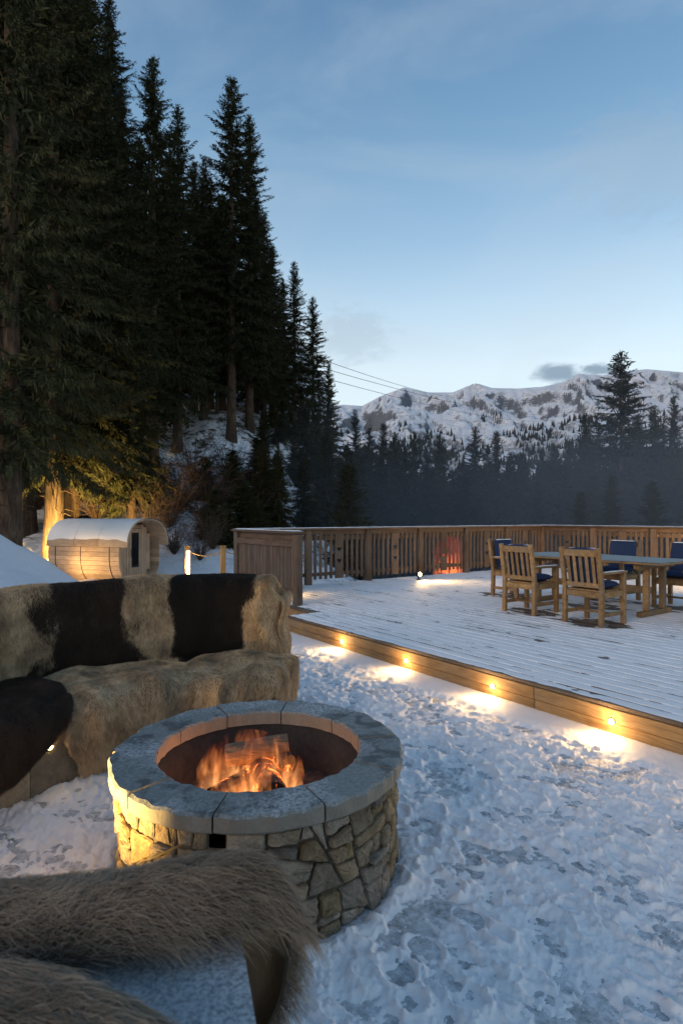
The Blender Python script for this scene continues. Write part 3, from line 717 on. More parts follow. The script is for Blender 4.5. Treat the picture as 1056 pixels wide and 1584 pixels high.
for poly in cells:
    poly = inset(poly, rs.uniform(.0035, .0065))
    if not poly: continue
    poly = rough_poly(poly); n_ = len(poly)
    if n_ < 5: continue
    proud = rs.uniform(-.006, .019); tl = (rs.uniform(-.09, .09), rs.uniform(-.10, .10)); cen = sum(poly, Vector((0, 0))) / n_
    b = MB(); vs = []
    def put(p, r_):
        a = p[0] / PR; vs.append((r_ * cos(a), r_ * sin(a), p[1]))
    tilt = lambda q_: tl[0] * (q_.x - cen.x) + tl[1] * (q_.y - cen.y)
    for p in poly: put(p, PR - .045)
    for p in poly: put(p, PR - .006 + proud * .6 + tilt(p) + rs.uniform(-.003, .003))
    for p in poly: q_ = p + (cen - p).normalized() * min(.007, (cen - p).length * .3); put(q_, PR + proud + tilt(q_) + rs.uniform(-.003, .003))
    for p in poly: q_ = p.lerp(cen, .5); put(q_, PR + proud + .002 + tilt(q_) + rs.uniform(-.005, .005))
    put(cen, PR + proud + .003)
    fs = []
    for L_ in range(3): fs += [(L_ * n_ + k, L_ * n_ + (k + 1) % n_, (L_ + 1) * n_ + (k + 1) % n_, (L_ + 1) * n_ + k) for k in range(n_)]
    fs += [(3 * n_ + k, 3 * n_ + (k + 1) % n_, 4 * n_) for k in range(n_)]
    b.add(vs, fs); b.build('wall_stone', M['stone'], pit)
# mortar core with the square vent hole left open
nA, nZ = 180, 24; b = MB(); vs = []; fs = []
for i in range(nA):
    for j in range(nZ + 1):
        a = 2 * pi * i / nA; z = -.02 + (PH - .052) * j / nZ; rr = PR - .016 + .003 * float(noise2(i * .35, j * .7, 15)); vs.append((rr * cos(a), rr * sin(a), z))
for i in range(nA):
    for j in range(nZ):
        am = (i + .5) / nA * Wl; zm = -.02 + (PH - .052) * (j + .5) / nZ
        if abs(am - VENT[0]) < .034 and abs(zm - VENT[1]) < .032: continue
        k = (i + 1) % nA; fs.append((i * (nZ + 1) + j, k * (nZ + 1) + j, k * (nZ + 1) + j + 1, i * (nZ + 1) + j + 1))
b.add(vs, fs); b.build('mortar_core', M['mortar'], pit, smooth=True)
va = VENT[0] / PR; b = MB()
for s in (-1, 1): b.box((.54 * cos(va) - s * .038 * sin(va), .54 * sin(va) + s * .038 * cos(va), .395), (.13, .006, .075), rz=va); b.box((.54 * cos(va), .54 * sin(va), .395 + s * .036), (.13, .07, .006), rz=va)
b.box((.48 * cos(va), .48 * sin(va), .395), (.006, .08, .08), rz=va); b.build('air_vent', M['black'], pit)
b = MB(); b.lathe([(.486, .20), (.486, PH - .073), (.480, PH - .073), (.478, .19), (.002, .185)], 64); b.build('liner', M['steel'], pit, smooth=True)
b = MB(); X = []; 
ga = np.linspace(0, 2 * pi, 49)[:-1]; gr = np.linspace(.005, .474, 16); A_, R_ = np.meshgrid(ga, gr, indexing='ij')
zz = .215 + .03 * (1 - (R_ / .474) ** 2) + .02 * fbm(R_ * np.cos(A_) * 9, R_ * np.sin(A_) * 9, 3, 4)
V_ = np.stack([R_ * np.cos(A_), R_ * np.sin(A_), zz], -1); V_ = np.concatenate([V_, V_[:1]], 0)
link('ash_bed', np_mesh('ash_bed', V_.reshape(-1, 3), grid_faces(49, 16), M['ash']), pit)
# logs
def emberlog(name):
    m = Mat(name); a = m.noise(16, (1, 1, 1), 6, .6, .5); g = m.noise(5, detail=3)
    m.col(m.ramp(a, [(.35, (.010, .009, .008)), (.7, (.05, .04, .032))])); m.rough(.9)
    sp = m.n('ShaderNodeSeparateXYZ'); m.l(m.tc.outputs['Object'], sp.inputs[0])
    glow = m.math('MULTIPLY', m.rng(a, .54, .66, 0, 1), m.rng(g, .42, .58, 0, 1))
    m.b.inputs['Emission Color'].default_value = (1, .16, .025, 1); m.l(m.math('MULTIPLY', glow, 1.6), m.b.inputs['Emission Strength']); m.bump(a, 1, .012); return m.m
M['char'] = emberlog('charred_wood'); M['log'] = wood('split_log', (.06, .038, .024), (.20, .135, .085), (2, 14, 14), 5)
def log(p, q_, r_, mat, label, seed, half=False):
    rl = random.Random(seed); p, q_ = Vector(p), Vector(q_); t_ = None; pts = [p.lerp(q_, k / 6) for k in range(7)]
    b_ = MB(); d = (q_ - p).normalized(); x = d.orthogonal().normalized(); y = d.cross(x); vs = []; fs = []; n_ = 14
    for k, pt in enumerate(pts):
        for j in range(n_):
            a = 2 * pi * j / n_; rr = r_ * (1 + .10 * float(noise2(3 * cos(a) + seed, 3 * sin(a) + k * .6, 5)) + rl.uniform(-.03, .03))
            if half and sin(a) > .15: rr = rr * .15 / max(sin(a), .15) * 1.0 if abs(sin(a)) > .15 else rr
            if k in (0, 6): rr *= .93
            vs.append(pt + (x * cos(a) + y * sin(a)) * rr)
    for k in range(6):
        for j in range(n_): fs.append((k * n_ + j, k * n_ + (j + 1) % n_, (k + 1) * n_ + (j + 1) % n_, (k + 1) * n_ + j))
    fs += [tuple(range(n_)), tuple(range(6 * n_, 7 * n_))]
    o = b_.add([v - p for v in vs], fs).build('log', mat, None, p); return tag(o, label, 'log', 'logs burning in the fire pit')
log((-.310, 2.70, .318), (-.42, 3.00, .34), .066, M['char'], 'round charred black log with its end towards the camera in the fire', 1)
log((-.58, 2.95, .395), (-.27, 2.99, .440), .058, M['log'], 'pale split log lying across the top of the fire', 2)
log((-.60, 2.74, .285), (-.36, 3.06, .29), .055, M['char'], 'charred log glowing beneath the flames', 3)
log((-.26, 2.90, .38), (-.40, 3.08, .37), .045, M['char'], 'short blackened log under the pale split log', 4)
# flames: an emissive volume
fl = MB(); FC = Vector((-.445, 2.85, .26))
fl.lathe([(.001, 0), (.20, .01), (.27, .06), (.26, .13), (.22, .20), (.14, .26), (.001, .29)], 24)
fo_ = fl.build('flame', None, None, FC, smooth=True)
fm = Mat('flame_volume'); fm.nt.nodes.remove(fm.b)
mp = fm.n('ShaderNodeMapping'); mp.inputs['Scale'].default_value = (13, 13, 3.6); fm.l(fm.tc.outputs['Object'], mp.inputs[0])
nz = fm.n('ShaderNodeTexNoise'); nz.inputs['Scale'].default_value = 1.0; nz.inputs['Detail'].default_value = 3; nz.inputs['Distortion'].default_value = 1.3; fm.l(mp.outputs[0], nz.inputs[0])
sp = fm.n('ShaderNodeSeparateXYZ'); fm.l(fm.tc.outputs['Object'], sp.inputs[0])
rad = fm.math('SQRT', fm.math('ADD', fm.math('MULTIPLY', sp.outputs[0], sp.outputs[0]), fm.math('MULTIPLY', sp.outputs[1], sp.outputs[1])))
hgt = fm.rng(sp.outputs[2], 0, .25, 0, 1)
mask = fm.math('SUBTRACT', fm.math('SUBTRACT', 1.05, fm.math('MULTIPLY', rad, 2.9)), fm.math('MULTIPLY', hgt, .75))
den = fm.math('MAXIMUM', 0.0, fm.math('ADD', mask, fm.math('MULTIPLY', fm.math('SUBTRACT', nz.outputs[0], .56), 6.0)))
den = fm.math('MULTIPLY', fm.math('MINIMUM', den, 1.2), fm.rng(sp.outputs[2], .02, .16, 2.1, .85))
em = fm.n('ShaderNodeEmission'); fm.l(fm.ramp(den, [(0, (1, .10, .02)), (.45, (1, .21, .04)), (1, (1, .40, .12))]), em.inputs[0])
fm.l(fm.math('MULTIPLY', fm.math('POWER', den, 1.5), 2.1), em.inputs[1]); fm.l(em.outputs[0], fm.out.inputs['Volume'])
fm.m.cycles.volume_step_rate = .35
fo_.data.materials.clear(); fo_.data.materials.append(fm.m); tag(fo_, 'orange flames licking round the logs in the fire pit', 'flame', None, 'stuff')
lamp('POINT', 'fire_glow', (-.47, 2.78, .31), 1.3, (1, .33, .09), None, .09)
lamp('POINT', 'fire_side_glow', (-.67, 2.84, .36), .55, (1, .36, .11), None, .06)
lamp('POINT', 'fire_side_glow', (-.20, 2.88, .36), .45, (1, .34, .10), None, .06)

# ------------------------------------------------------------------ curved bench
BC = Vector((-.70, 2.75, 0))                      # centre of the bench arc, a little left of the pit
A_END0, A_END1 = 84.0, 286.2                      # bench runs from behind the pit round to beside the camera
bench = thing('curved_stone_bench', 'curved stone bench wrapping round the fire pit under the fur throws', 'bench', BC)
ba = np.linspace(A_END0, A_END1, 13)
for a0, a1 in zip(ba[:-1], ba[1:]):
    a0, a1 = R(a0) + .002, R(a1) - .002
    ring_stone(a0, a1, 1.22, 2.035, -.02, .375, 10, .004).build('riser_stone', M['benchstone'], bench)
    ring_stone(a0, a1, 1.19, 2.035, .379, .43, 10, .008).build('seat_slab', M['slab'], bench)
    if a0 < R(A_END0) + .01: a0 = R(87.5)
    ring_stone(a0, a1, 2.039, 2.25, -.02, .985, 10, .004).build('back_stone', M['benchstone'], bench)
    ring_stone(a0, a1, 2.025, 2.265, .989, 1.035, 10, .007).build('coping_slab', M['slab'], bench)
def riser_light(ang, label, e, zl=.17, aim=.10, cone=R(54)):
    a = R(ang); p = BC + Vector((1.218 * cos(a), 1.218 * sin(a), zl))
    t_ = thing('bench_light', label, 'lamp', p, a + pi / 2, 'small lights set into the bench riser')
    # local -y... outward towards the pit is +y after the turn
    b_ = MB(); b_.lathe([(.030, 0), (.030, .006), (.021, .008), (.019, .004)], 16); bz0 = link('bezel', b_.mesh('bezel', M['brass'], True), t_); bz0.rotation_euler = (R(-90), 0, 0)
    b_ = MB(); b_.lathe([(.019, .001), (.017, .007), (.010, .011), (.001, .012)], 14, close=True); link('lens', b_.mesh('lens', M['bulb'], True), bz0)
    lamp('SPOT', 'bench_light_beam', (0, .028, 0), e, (1, .60, .18), t_, .018, cone, (0, .5, aim), .9)
riser_light(146, 'small glowing light in the bench riser below the dark fur', 1.6, .255, .25, R(140))
riser_light(188, 'small light in the bench riser hidden on the near left arc', 50, .24, .15)
riser_light(216, 'small light in the bench riser facing the pit front', 70, .24, .15)
riser_light(240, 'small light in the bench riser below the near fur', 80, .24, .15)

# drape profile over the bench: (r, z) from the riser foot, over the seat, up the back, over the top
prof_pts = [(1.205, -.30), (1.20, .02), (1.19, .36), (1.205, .425), (1.26, .445), (1.93, .44), (2.01, .46), (2.03, .54), (2.018, .96), (2.028, 1.035), (2.08, 1.055), (2.21, 1.055), (2.27, 1.03), (2.28, .95), (2.29, .40)]
pp = [Vector(p) for p in prof_pts]
for _ in range(2):
    q_ = [pp[0]]
    for a, b in zip(pp[:-1], pp[1:]): q_ += [a.lerp(b, .25), a.lerp(b, .75)]
    pp = q_ + [pp[-1]]
ppn = np.array([(p.x, p.y) for p in pp]); seg = np.linalg.norm(np.diff(ppn, axis=0), axis=1); arc = np.concatenate([[0], np.cumsum(seg)]); arc -= arc[np.argmin(np.abs(ppn[:, 1]) + (ppn[:, 0] > 1.5) * 9)]
S_riser = lambda z: float(z) + 0.0
S_seat = lambda r_: .44 + (r_ - 1.20)
S_back = lambda z: float(arc[np.argmin(np.abs(ppn[:, 1] - z) + 9 * ((ppn[:, 0] < 1.9) | (ppn[:, 0] > 2.1)))])
S_top = lambda r_: float(arc[np.argmin(np.abs(ppn[:, 0] - r_) + 9 * (ppn[:, 1] < 1.0))])
S_outer = lambda z: float(arc[np.argmin(np.abs(ppn[:, 1] - z) + 9 * (ppn[:, 0] < 2.15))])
def pr_at(s): return np.interp(s, arc, ppn[:, 0]), np.interp(s, arc, ppn[:, 1])
def fur_mats(name, cols, tipmix=.5):
    m = Mat(name); hi = m.n('ShaderNodeHairInfo'); at = m.n('ShaderNodeAttribute'); at.attribute_name = 'tone'
    base = m.ramp(at.outputs['Fac'], [(0, cols[0]), (.5, cols[1]), (1, cols[2])])
    c = m.mixc(m.rng(hi.outputs['Intercept'], .0, 1, 0, tipmix), base, cols[3])
    hv = m.n('ShaderNodeHueSaturation'); m.l(c, hv.inputs['Color']); m.l(m.rng(hi.outputs['Random'], 0, 1, .65, 1.35), hv.inputs['Value'])
    m.col(hv.outputs[0]); m.rough(.55, .25); return m.m
FUR = {
    'tan': fur_mats('tan_fur', [(.080, .050, .026), (.36, .245, .135), (.64, .49, .31), (.76, .63, .44)], .40),
    'dark': fur_mats('dark_brown_fur', [(.007, .005, .0035), (.018, .012, .0085), (.045, .029, .020), (.085, .057, .04)], .4),
    'black': fur_mats('black_fur', [(.004, .0035, .003), (.009, .007, .006), (.020, .015, .012), (.035, .026, .020)], .35),
    'grey': fur_mats('grey_brown_fur', [(.055, .044, .035), (.155, .12, .09), (.33, .26, .185), (.52, .42, .31)], .55)}
M['hide'] = plain('hide_leather', (.42, .29, .18), .8, 0, 60)
UND = {'tan': plain('tan_underfur', (.16, .105, .055), .95), 'dark': plain('dark_underfur', (.006, .005, .004), .95), 'black': plain('black_underfur', (.003, .0028, .0026), .95), 'grey': plain('grey_underfur', (.045, .035, .028), .95)}
def fur(label, kind, a0, a1, s0, s1, lift, nh, hl, seed, group='fur hides draped over the bench', fold=.02, hr=.0011, flow=-1, sag=None, rnd=.16, tone0=0.0, comb=1.0, skew=0.0, wrap=None, ed=8, wobk=1.0, spill=1.2, mess=1.0, ang0=0.0, lay=.55, contrast=1.0, sskew=0.0):
    rf = np.random.default_rng(seed); n1 = max(20, int(abs(a1 - a0) * 1.2)); n1 = min(n1 + 20, 90); n2 = min(30 + int((s1 - s0) * 40), 90)
    a = np.linspace(-1, 1, n1); b_ = np.linspace(-1, 1, n2); A, B = np.meshgrid(a, b_, indexing='ij')
    wob = lambda x, k: noise2(x * 1.7 + seed * 3.1, x * 0 + k, seed) * .5 + noise2(x * 4.5 + seed, x * 0 + k + 5, seed) * .22
    A2 = A * (1 - rnd * np.abs(B) ** 4 + .30 * wobk * wob(B + np.sign(A) * 7, 1) * np.abs(A)); B2 = B * (1 - rnd * np.abs(A) ** 4 + .16 * wobk * wob(A + np.sign(B) * 5, 2) * np.abs(B))
    th_ = np.radians(a0 + (a1 - a0) * (A2 + 1) / 2 - skew * np.clip((A2 + 1) / 2, 0, 1) ** 2 * np.clip((1 - B2) / 2, 0, 1) ** 1.3); s = s0 + (s1 - s0) * (B2 + 1) / 2 + sskew * np.clip((1 - B2) / 2, 0, 1) * np.clip((A2 + 1) / 2, 0, 1) ** 1.6
    def surf(th_, s, off):
        r_, z_ = pr_at(s); e = .004; r1_, z1_ = pr_at(s + e); r0_, z0_ = pr_at(s - e)
        tr_, tz_ = r1_ - r0_, z1_ - z0_; ln = np.hypot(tr_, tz_) + 1e-9; nr, nz_ = -tz_ / ln, tr_ / ln
        rr = r_ + nr * off; zz_ = z_ + nz_ * off
        return np.stack([BC.x + rr * np.cos(th_), BC.y + rr * np.sin(th_), zz_], -1)
    edge_ = np.maximum(np.abs(A), np.abs(B)); off = lift + fold * (fbm(th_ * 4.2 + seed, s * 2.2, 2, seed) + .35)
    off = np.maximum(off * (1 - .9 * edge_ ** ed), .008)
    P = surf(th_, s, off)
    if wrap is not None:                                                  # the hide folds round the end of the bench
        tc_ = R(wrap[0]); thc = np.maximum(th_, tc_) if wrap[1] < 0 else np.minimum(th_, tc_); ov = np.abs(th_ - thc) * 1.9
        Pc = surf(thc, s, off); n_w = (surf(thc, s, off + .01) - Pc) / .01; to = np.stack([-np.sin(thc), np.cos(thc), thc * 0], -1) * wrap[1]
        bz_ = Pc[..., 2]; bul = (.055 * np.exp(-((bz_ - .90) / .13) ** 2) + .06 * np.exp(-((bz_ - .52) / .13) ** 2) - .025) * sstep(tc_ + .05, tc_ - .03, th_); Pc = Pc + to * bul[..., None]; Pc[..., 2] -= .09 * sstep(tc_ + .012, tc_ - .05, th_) * sstep(.9, 1.1, bz_)
        rw = wrap[2]; ph_ = np.minimum(ov / rw, pi / 2); P = Pc + to * (rw * np.sin(ph_))[..., None] - n_w * (rw * (1 - np.cos(ph_)) + np.maximum(0, ov - rw * pi / 2))[..., None]
    if sag is not None: P = sag(P, th_, s)
    dA = np.gradient(P, axis=0); dB = np.gradient(P, axis=1); Nn = np.cross(dB, dA); Nn /= np.linalg.norm(Nn, axis=-1, keepdims=True) + 1e-9
    # outward is away from the profile: check against the offset direction
    ref = surf(th_, s, off + .01) - surf(th_, s, off)
    sg = np.sign(np.median((Nn * ref).sum(-1))); Nn *= sg
    nv = n1 * n2; F = grid_faces(n1, n2)
    if sg > 0: F = F[:, ::-1]
    In = P - Nn * .006
    V = np.concatenate([P.reshape(-1, 3), In.reshape(-1, 3)])
    per = np.concatenate([np.arange(n2), np.arange(1, n1) * n2 + n2 - 1, (n1 - 1) * n2 + np.arange(n2 - 2, -1, -1), np.arange(n1 - 2, 0, -1) * n2])
    nx_ = np.roll(per, -1); Fe = np.stack([per, nx_, nx_ + nv, per + nv], 1)
    FF = np.concatenate([F, F[:, ::-1] + nv, Fe]); 
    org = Vector(P.reshape(-1, 3).mean(0)); org.z = float(P[..., 2].min())
    t_ = thing('fur_throw', label, 'fur throw', org, 0, group)
    me = np_mesh('hide', V - np.array(org), FF, [UND[kind], M['hide']]); mi = np.zeros(len(FF), np.int32); mi[len(F):2 * len(F)] = 1; me.polygons.foreach_set('material_index', mi)
    link('hide', me, t_)
    # hair strands
    ia = rf.random(nh) * (n1 - 1); ib = rf.random(nh) * (n2 - 1); i0 = ia.astype(int); j0 = ib.astype(int); fa = (ia - i0)[:, None]; fb_ = (ib - j0)[:, None]
    def samp(G): return (G[i0, j0] * (1 - fa) + G[i0 + 1, j0] * fa) * (1 - fb_) + (G[i0, j0 + 1] * (1 - fa) + G[i0 + 1, j0 + 1] * fa) * fb_
    root = samp(P); nn = samp(Nn); tb_ = samp(dB); tb_ /= np.linalg.norm(tb_, axis=1, keepdims=True); ta_ = samp(dA); ta_ /= np.linalg.norm(ta_, axis=1, keepdims=True)
    aa = ia / (n1 - 1) * 2 - 1; bb = ib / (n2 - 1) * 2 - 1
    sc1 = 3.2 * max(1, abs(a1 - a0) / 40); 
    ang = ang0 + 1.5 * fbm(aa * sc1 + seed, bb * 3.4, 2, seed + 3) + .9 * mess * noise2(aa * sc1 * 4, bb * 14, seed + 4) + rf.normal(0, .22 + .25 * (1 - mess), nh)
    tuft = noise2(aa * sc1 * 5 + 3, bb * 17, seed + 6)
    dirv_ = flow * tb_ * np.cos(ang)[:, None] + ta_ * np.sin(ang)[:, None]
    # at the borders the pile spills outwards
    eo = np.clip((np.abs(aa) - .82) / .18, 0, 1)[:, None] * np.sign(aa)[:, None] * ta_ + np.clip((np.abs(bb) - .82) / .18, 0, 1)[:, None] * np.sign(bb)[:, None] * tb_
    dirv_ = dirv_ + spill * eo
    ln = hl * (1 + .35 * mess * tuft + rf.normal(0, .18, nh)); ln = np.clip(ln, hl * .35, hl * 1.9)
    up = lay + .25 * mess * tuft + rf.normal(0, .12, nh)
    pts = np.zeros((nh, 5, 3))
    for k in range(5):
        tt_ = k / 4.0
        pts[:, k] = root + (nn * (up * (tt_ - .42 * tt_ * tt_) * ln)[:, None]) + dirv_ * (comb * ln * (tt_ ** 1.5) * .85)[:, None] + rf.normal(0, 1, (nh, 3)) * (ln * .05 * tt_)[:, None]
        pts[:, k, 2] -= (ln * .22 * tt_ ** 2)
    tone = np.clip(.5 + tone0 + contrast * (.75 * fbm(aa * sc1 * .8 + 5, bb * 2.6, 3, seed + 9) + .38 * tuft) + rf.normal(0, .10, nh), 0, 1)
    hc = bpy.data.hair_curves.new('pile'); hc.add_curves([5] * nh)
    hc.position_data.foreach_set('vector', (pts - np.array(org)).astype(np.float32).ravel())
    ra = hc.attributes.new('radius', 'FLOAT', 'POINT'); ra.data.foreach_set('value', np.tile(np.array([1, .95, .8, .55, .12], np.float32) * hr, nh))
    ca = hc.attributes.new('tone', 'FLOAT', 'CURVE'); ca.data.foreach_set('value', tone.astype(np.float32))
    hc.materials.append(FUR[kind]); link('pile', hc, t_)
    return t_
SB, ST = S_back(.47) - .03, S_outer(.80)
fur('tan fur hide over the bench back at the left frame edge', 'tan', 154, 131, SB, ST, .03, 56000, .032, 21, hr=.0008, fold=.05, mess=.7)
fur('tan fur hide between the dark brown and black hides on the bench back', 'tan', 121, 103, SB, ST, .03, 50000, .026, 22, hr=.0008, fold=.05, mess=.6)
fur('tan fur hide wrapped over the far right end of the bench back', 'tan', 95, 74, S_seat(1.75), S_outer(.55), .035, 52000, .034, 23, fold=.05, hr=.0008, wrap=(86.3, -1, .07), mess=.6)
fur('long dark brown fur hide hanging over the bench back beside the tan hide', 'dark', 139.5, 113.0, SB, ST, .045, 76000, .036, 24, rnd=.06, hr=.0008, mess=.7, wobk=.8)
fur('square black fur hide hanging over the bench back near its far end', 'black', 110.5, 88.3, SB + .01, ST, .055, 70000, .028, 25, rnd=.06, hr=.0008, mess=.7, wobk=.7)
fur('mottled tan fur hide spread over the seat and down the bench front', 'tan', 141, 103, S_riser(.0), SB + .04, .02, 100000, .026, 26, mess=.7, fold=.085, tone0=.08, hr=.0008)
fur('greyish tan fur hide on the seat at the far end of the bench', 'tan', 107, 70, S_riser(.06), SB + .04, .04, 76000, .026, 27, fold=.09, tone0=.04, hr=.0008, wrap=(82.8, -1, .07), mess=.6)
fur('dark brown fur hide on the seat hanging down the bench front', 'dark', 178, 135, S_riser(.06), SB + .02, .055, 95000, .036, 28, mess=.7, fold=.06, tone0=.25, hr=.0008, rnd=.18, sskew=.42)
fur('black fur hide on the bench back cut by the left frame edge', 'black', 172, 149, SB, ST, .05, 14000, .045, 31)
def sag_near(P, th_, s):
    ov = np.clip((np.degrees(th_) - (A_END1 + .2)) / 4.0, 0, 1.6)
    P = P.copy(); P[..., 2] -= .05 * ov ** 2; return P
fur('thick grey-brown fur hide folded over the near end of the bench back', 'grey', 258, 288.9, S_back(.50), S_top(2.085), .103, 240000, .038, 29, spill=.5, mess=.22, contrast=1.6, ang0=1.15, lay=.42, sag=sag_near, fold=.02, hr=.00034, rnd=.03, skew=7, ed=14, wobk=.3)
fur('blurred grey-brown fur hide closest to the camera over the bench coping', 'grey', 250, 284.6, S_top(2.06), S_outer(.75), .062, 170000, .038, 30, mess=.22, contrast=1.6, spill=.8, ang0=1.0, lay=.42, wobk=.3, fold=.02, hr=.00034, rnd=.34, flow=1)

# ------------------------------------------------------------------ barrel sauna
SA = R(-19); SP = Vector((-6.45, 18.8, 0)); SP.z = hz1(SP.x, SP.y) - .22
sauna = thing('barrel_sauna', 'pale timber barrel sauna cabin with snow on its curved roof', 'sauna', SP, SA)
SW, SH, SLN = 1.0, 1.02, 2.75                     # half width, half height, length; local x is the front
def barrel(a, g=0.0):                              # rounded cross-section, a from the top
    n_ = 2.6; c_, s_ = cos(a), sin(a); k = (abs(c_) ** n_ + abs(s_) ** n_) ** (-1 / n_); return ((SW + g) * s_ * k, .08 + SH + (SH + g) * c_ * k)
NS = 46
ang_ = [2 * pi * k / NS for k in range(NS)]
for k in range(NS):
    p, q_ = Vector((0, *barrel(ang_[k] + .0022))), Vector((0, *barrel(ang_[k] + 2 * pi / NS - .0022)))
    mid = (p + q_) / 2; d = q_ - p; th2 = atan2(d.z, d.y)
    b = MB(); b.box((0, 0, 0), (SLN, d.length, .04), bev=.004); o = b.build('stave', M['cedar'], sauna, (-SLN / 2, mid.y, mid.z)); o.rotation_euler = (th2, 0, 0)
for x in (-2.45, -1.45, -.35):
    b = MB(); pts = [(0, *barrel(2 * pi * k / 60, .028)) for k in range(61)]; b.tube(pts, .009, 5, False); b.build('steel_band', M['black'], sauna, (x, 0, 0))
for x in (-2.2, -.5):
    b = MB(); b.box((0, 0, .10), (.16, 1.5, .22), bev=.01); b.build('cradle', M['cedarv'], sauna, (x, 0, -.06))
# front wall recessed inside the barrel, back wall
fwx = -.30
for k in range(12):
    y = -.92 + k * .167 + .02; hw = max(0.05, 1); 
    lim = [barrel(a, -.04) for a in np.linspace(0, pi, 60)]
    tops = [z for yy, z in lim if abs(yy - abs(y)) < .09 and z > SH + .08]; bots = [z for yy, z in lim if abs(yy - abs(y)) < .09 and z < SH + .08]
    if not tops or not bots: continue
    z1, z0 = min(tops) - .005, max(bots) + .005
    if -.28 < y < .42: continue
    b = MB(); b.box((0, 0, 0), (.04, .160, z1 - z0), bev=.003); b.build('front_board', M['cedarv'], sauna, (fwx, y, (z0 + z1) / 2))
b = MB()
for s in (0, 1):
    pts = [barrel(2 * pi * k / 40, -.025) for k in range(40)]; xw = -SLN + .06 if s else fwx - .03
    if s: b.add([(xw, y, z) for y, z in pts] + [(xw + .03, y, z) for y, z in pts], [tuple(range(40)), tuple(range(40, 80))] + [(k, (k + 1) % 40, 40 + (k + 1) % 40, 40 + k) for k in range(40)])
b.build('back_wall', M['cedarv'], sauna)
for y0, y1 in ((-.30, -.22), (.38, .46)):
    b = MB(); b.box((0, 0, 0), (.05, y1 - y0, 1.80), bev=.004); b.build('door_post', M['cedarv'], sauna, (fwx, (y0 + y1) / 2, 1.06))
b = MB(); b.box((0, 0, 0), (.05, .60, .12), bev=.004); b.build('door_head', M['cedarv'], sauna, (fwx, .08, 1.93))
b = MB(); b.box((0, 0, 0), (.05, .60, .10), bev=.004); b.build('door_sill', M['cedarv'], sauna, (fwx, .08, .18))
b = MB()
for c_, d_ in (((0, -.235, 0), (.04, .11, 1.62)), ((0, .235, 0), (.04, .11, 1.62)), ((0, 0, .75), (.04, .355, .12)), ((0, 0, -.62), (.04, .355, .38))): b.box(c_, d_, bev=.003)
door = b.build('door', M['cedarv'], sauna, (fwx + .02, .08, 1.05))
b = MB(); b.box((0, 0, .13), (.012, .362, 1.12)); b.build('door_glass', M['glass'], door)
b = MB(); b.tube([(.02, -.235, -.05), (.06, -.235, -.05), (.06, -.235, .15), (.02, -.235, .15)], .011, 6); b.build('handle', M['black'], door)
# roof shell with overhang in front, snow on top
def arch(x0, x1, g0, g1, a_lim, n_=40):
    b_ = MB(); vs = []; fs = []; aa_ = np.linspace(-a_lim, a_lim, n_)
    for x in (x0, x1):
        for g in (g0, g1):
            for a in aa_: vs.append((x, *barrel(a, g)))
    for k in range(n_ - 1):
        fs += [(k, k + 1, 2 * n_ + k + 1, 2 * n_ + k), (n_ + k, 3 * n_ + k, 3 * n_ + k + 1, n_ + k + 1), (k, n_ + k, n_ + k + 1, k + 1), (2 * n_ + k, 2 * n_ + k + 1, 3 * n_ + k + 1, 3 * n_ + k)]
    fs += [(0, 2 * n_, 3 * n_, n_), (n_ - 1, 2 * n_ - 1, 4 * n_ - 1, 3 * n_ - 1)]
    return b_.add(vs, fs)
for x0, x1 in ((-SLN - .05, -SLN * .62), (-SLN * .62 + .008, -SLN * .28), (-SLN * .28 + .008, .32)): arch(x0, x1, .025, .05, R(78)).build('roof_sheet', M['cedar'], sauna, smooth=False)
X, T_ = np.meshgrid(np.linspace(-SLN - .04, .31, 140), np.linspace(-R(76), R(60), 60), indexing='ij')
lumpy = .05 + .010 + .014 * np.clip(1 - np.abs(T_) / R(88), 0, 1) + .008 * fbm(X * 2, T_ * 3, 3, 12) - .02 * (np.abs(X + SLN * .62) < .012) - .02 * (np.abs(X + SLN * .28) < .012)
melt = sstep(R(70), R(60), np.abs(T_) + .10 * noise2(X * 1.7, T_ * 0, 14)); lumpy = .043 + (lumpy - .043) * melt
Yb = np.zeros_like(X); Zb = np.zeros_like(X)
for i in range(X.shape[0]):
    for j in range(X.shape[1]): Yb[i, j], Zb[i, j] = barrel(T_[i, j], lumpy[i, j])
link('roof_snow', np_mesh('roof_snow', np.stack([X, Yb, Zb], -1).reshape(-1, 3), grid_faces(140, 60), M['snow_far']), sauna)

# garden lamps near the sauna and trees
def ground_spot(p, label, aim, e, ang=R(100), col=(1, .60, .16)):
    p = Vector((p[0], p[1], hz1(p[0], p[1]) if len(p) < 3 else p[2])); t_ = thing('garden_spotlight', label, 'lamp', p, 0, 'garden spotlights by the sauna')
    b_ = MB(); b_.lathe([(.05, -.06), (.05, .02), (.02, .03), (.018, .12)], 12, close=True); b_.build('spike', M['black'], t_)
    d_ = Vector(aim).normalized(); qt = d_.to_track_quat('Z', 'Y').to_euler()
    b_ = MB(); b_.lathe([(.03, -.08), (.055, -.05), (.06, .07), (.05, .07), (.048, .04)], 14); o = link('housing', b_.mesh('housing', M['black'], True), t_, (0, 0, .18)); o.rotation_euler = qt
    b_ = MB(); b_.lathe([(.048, .045), (.03, .058), (.001, .062)], 14, close=True); link('lens', b_.mesh('lens', M['bulb'], True), o)
    l = Vector((0, 0, .18)) + d_ * .09; lamp('SPOT', 'garden_beam', l, e, col, t_, .04, ang, l + d_, 1.0)
ground_spot((-9.75, 20.3), 'garden spotlight behind the sauna aimed up at the spruce trunk', (-.55, .62, .75), 1700, R(110))
ground_spot((-9.0, 21.0), 'garden spotlight behind the sauna aimed at the low spruce boughs', (.02, .72, .75), 1000, R(95))
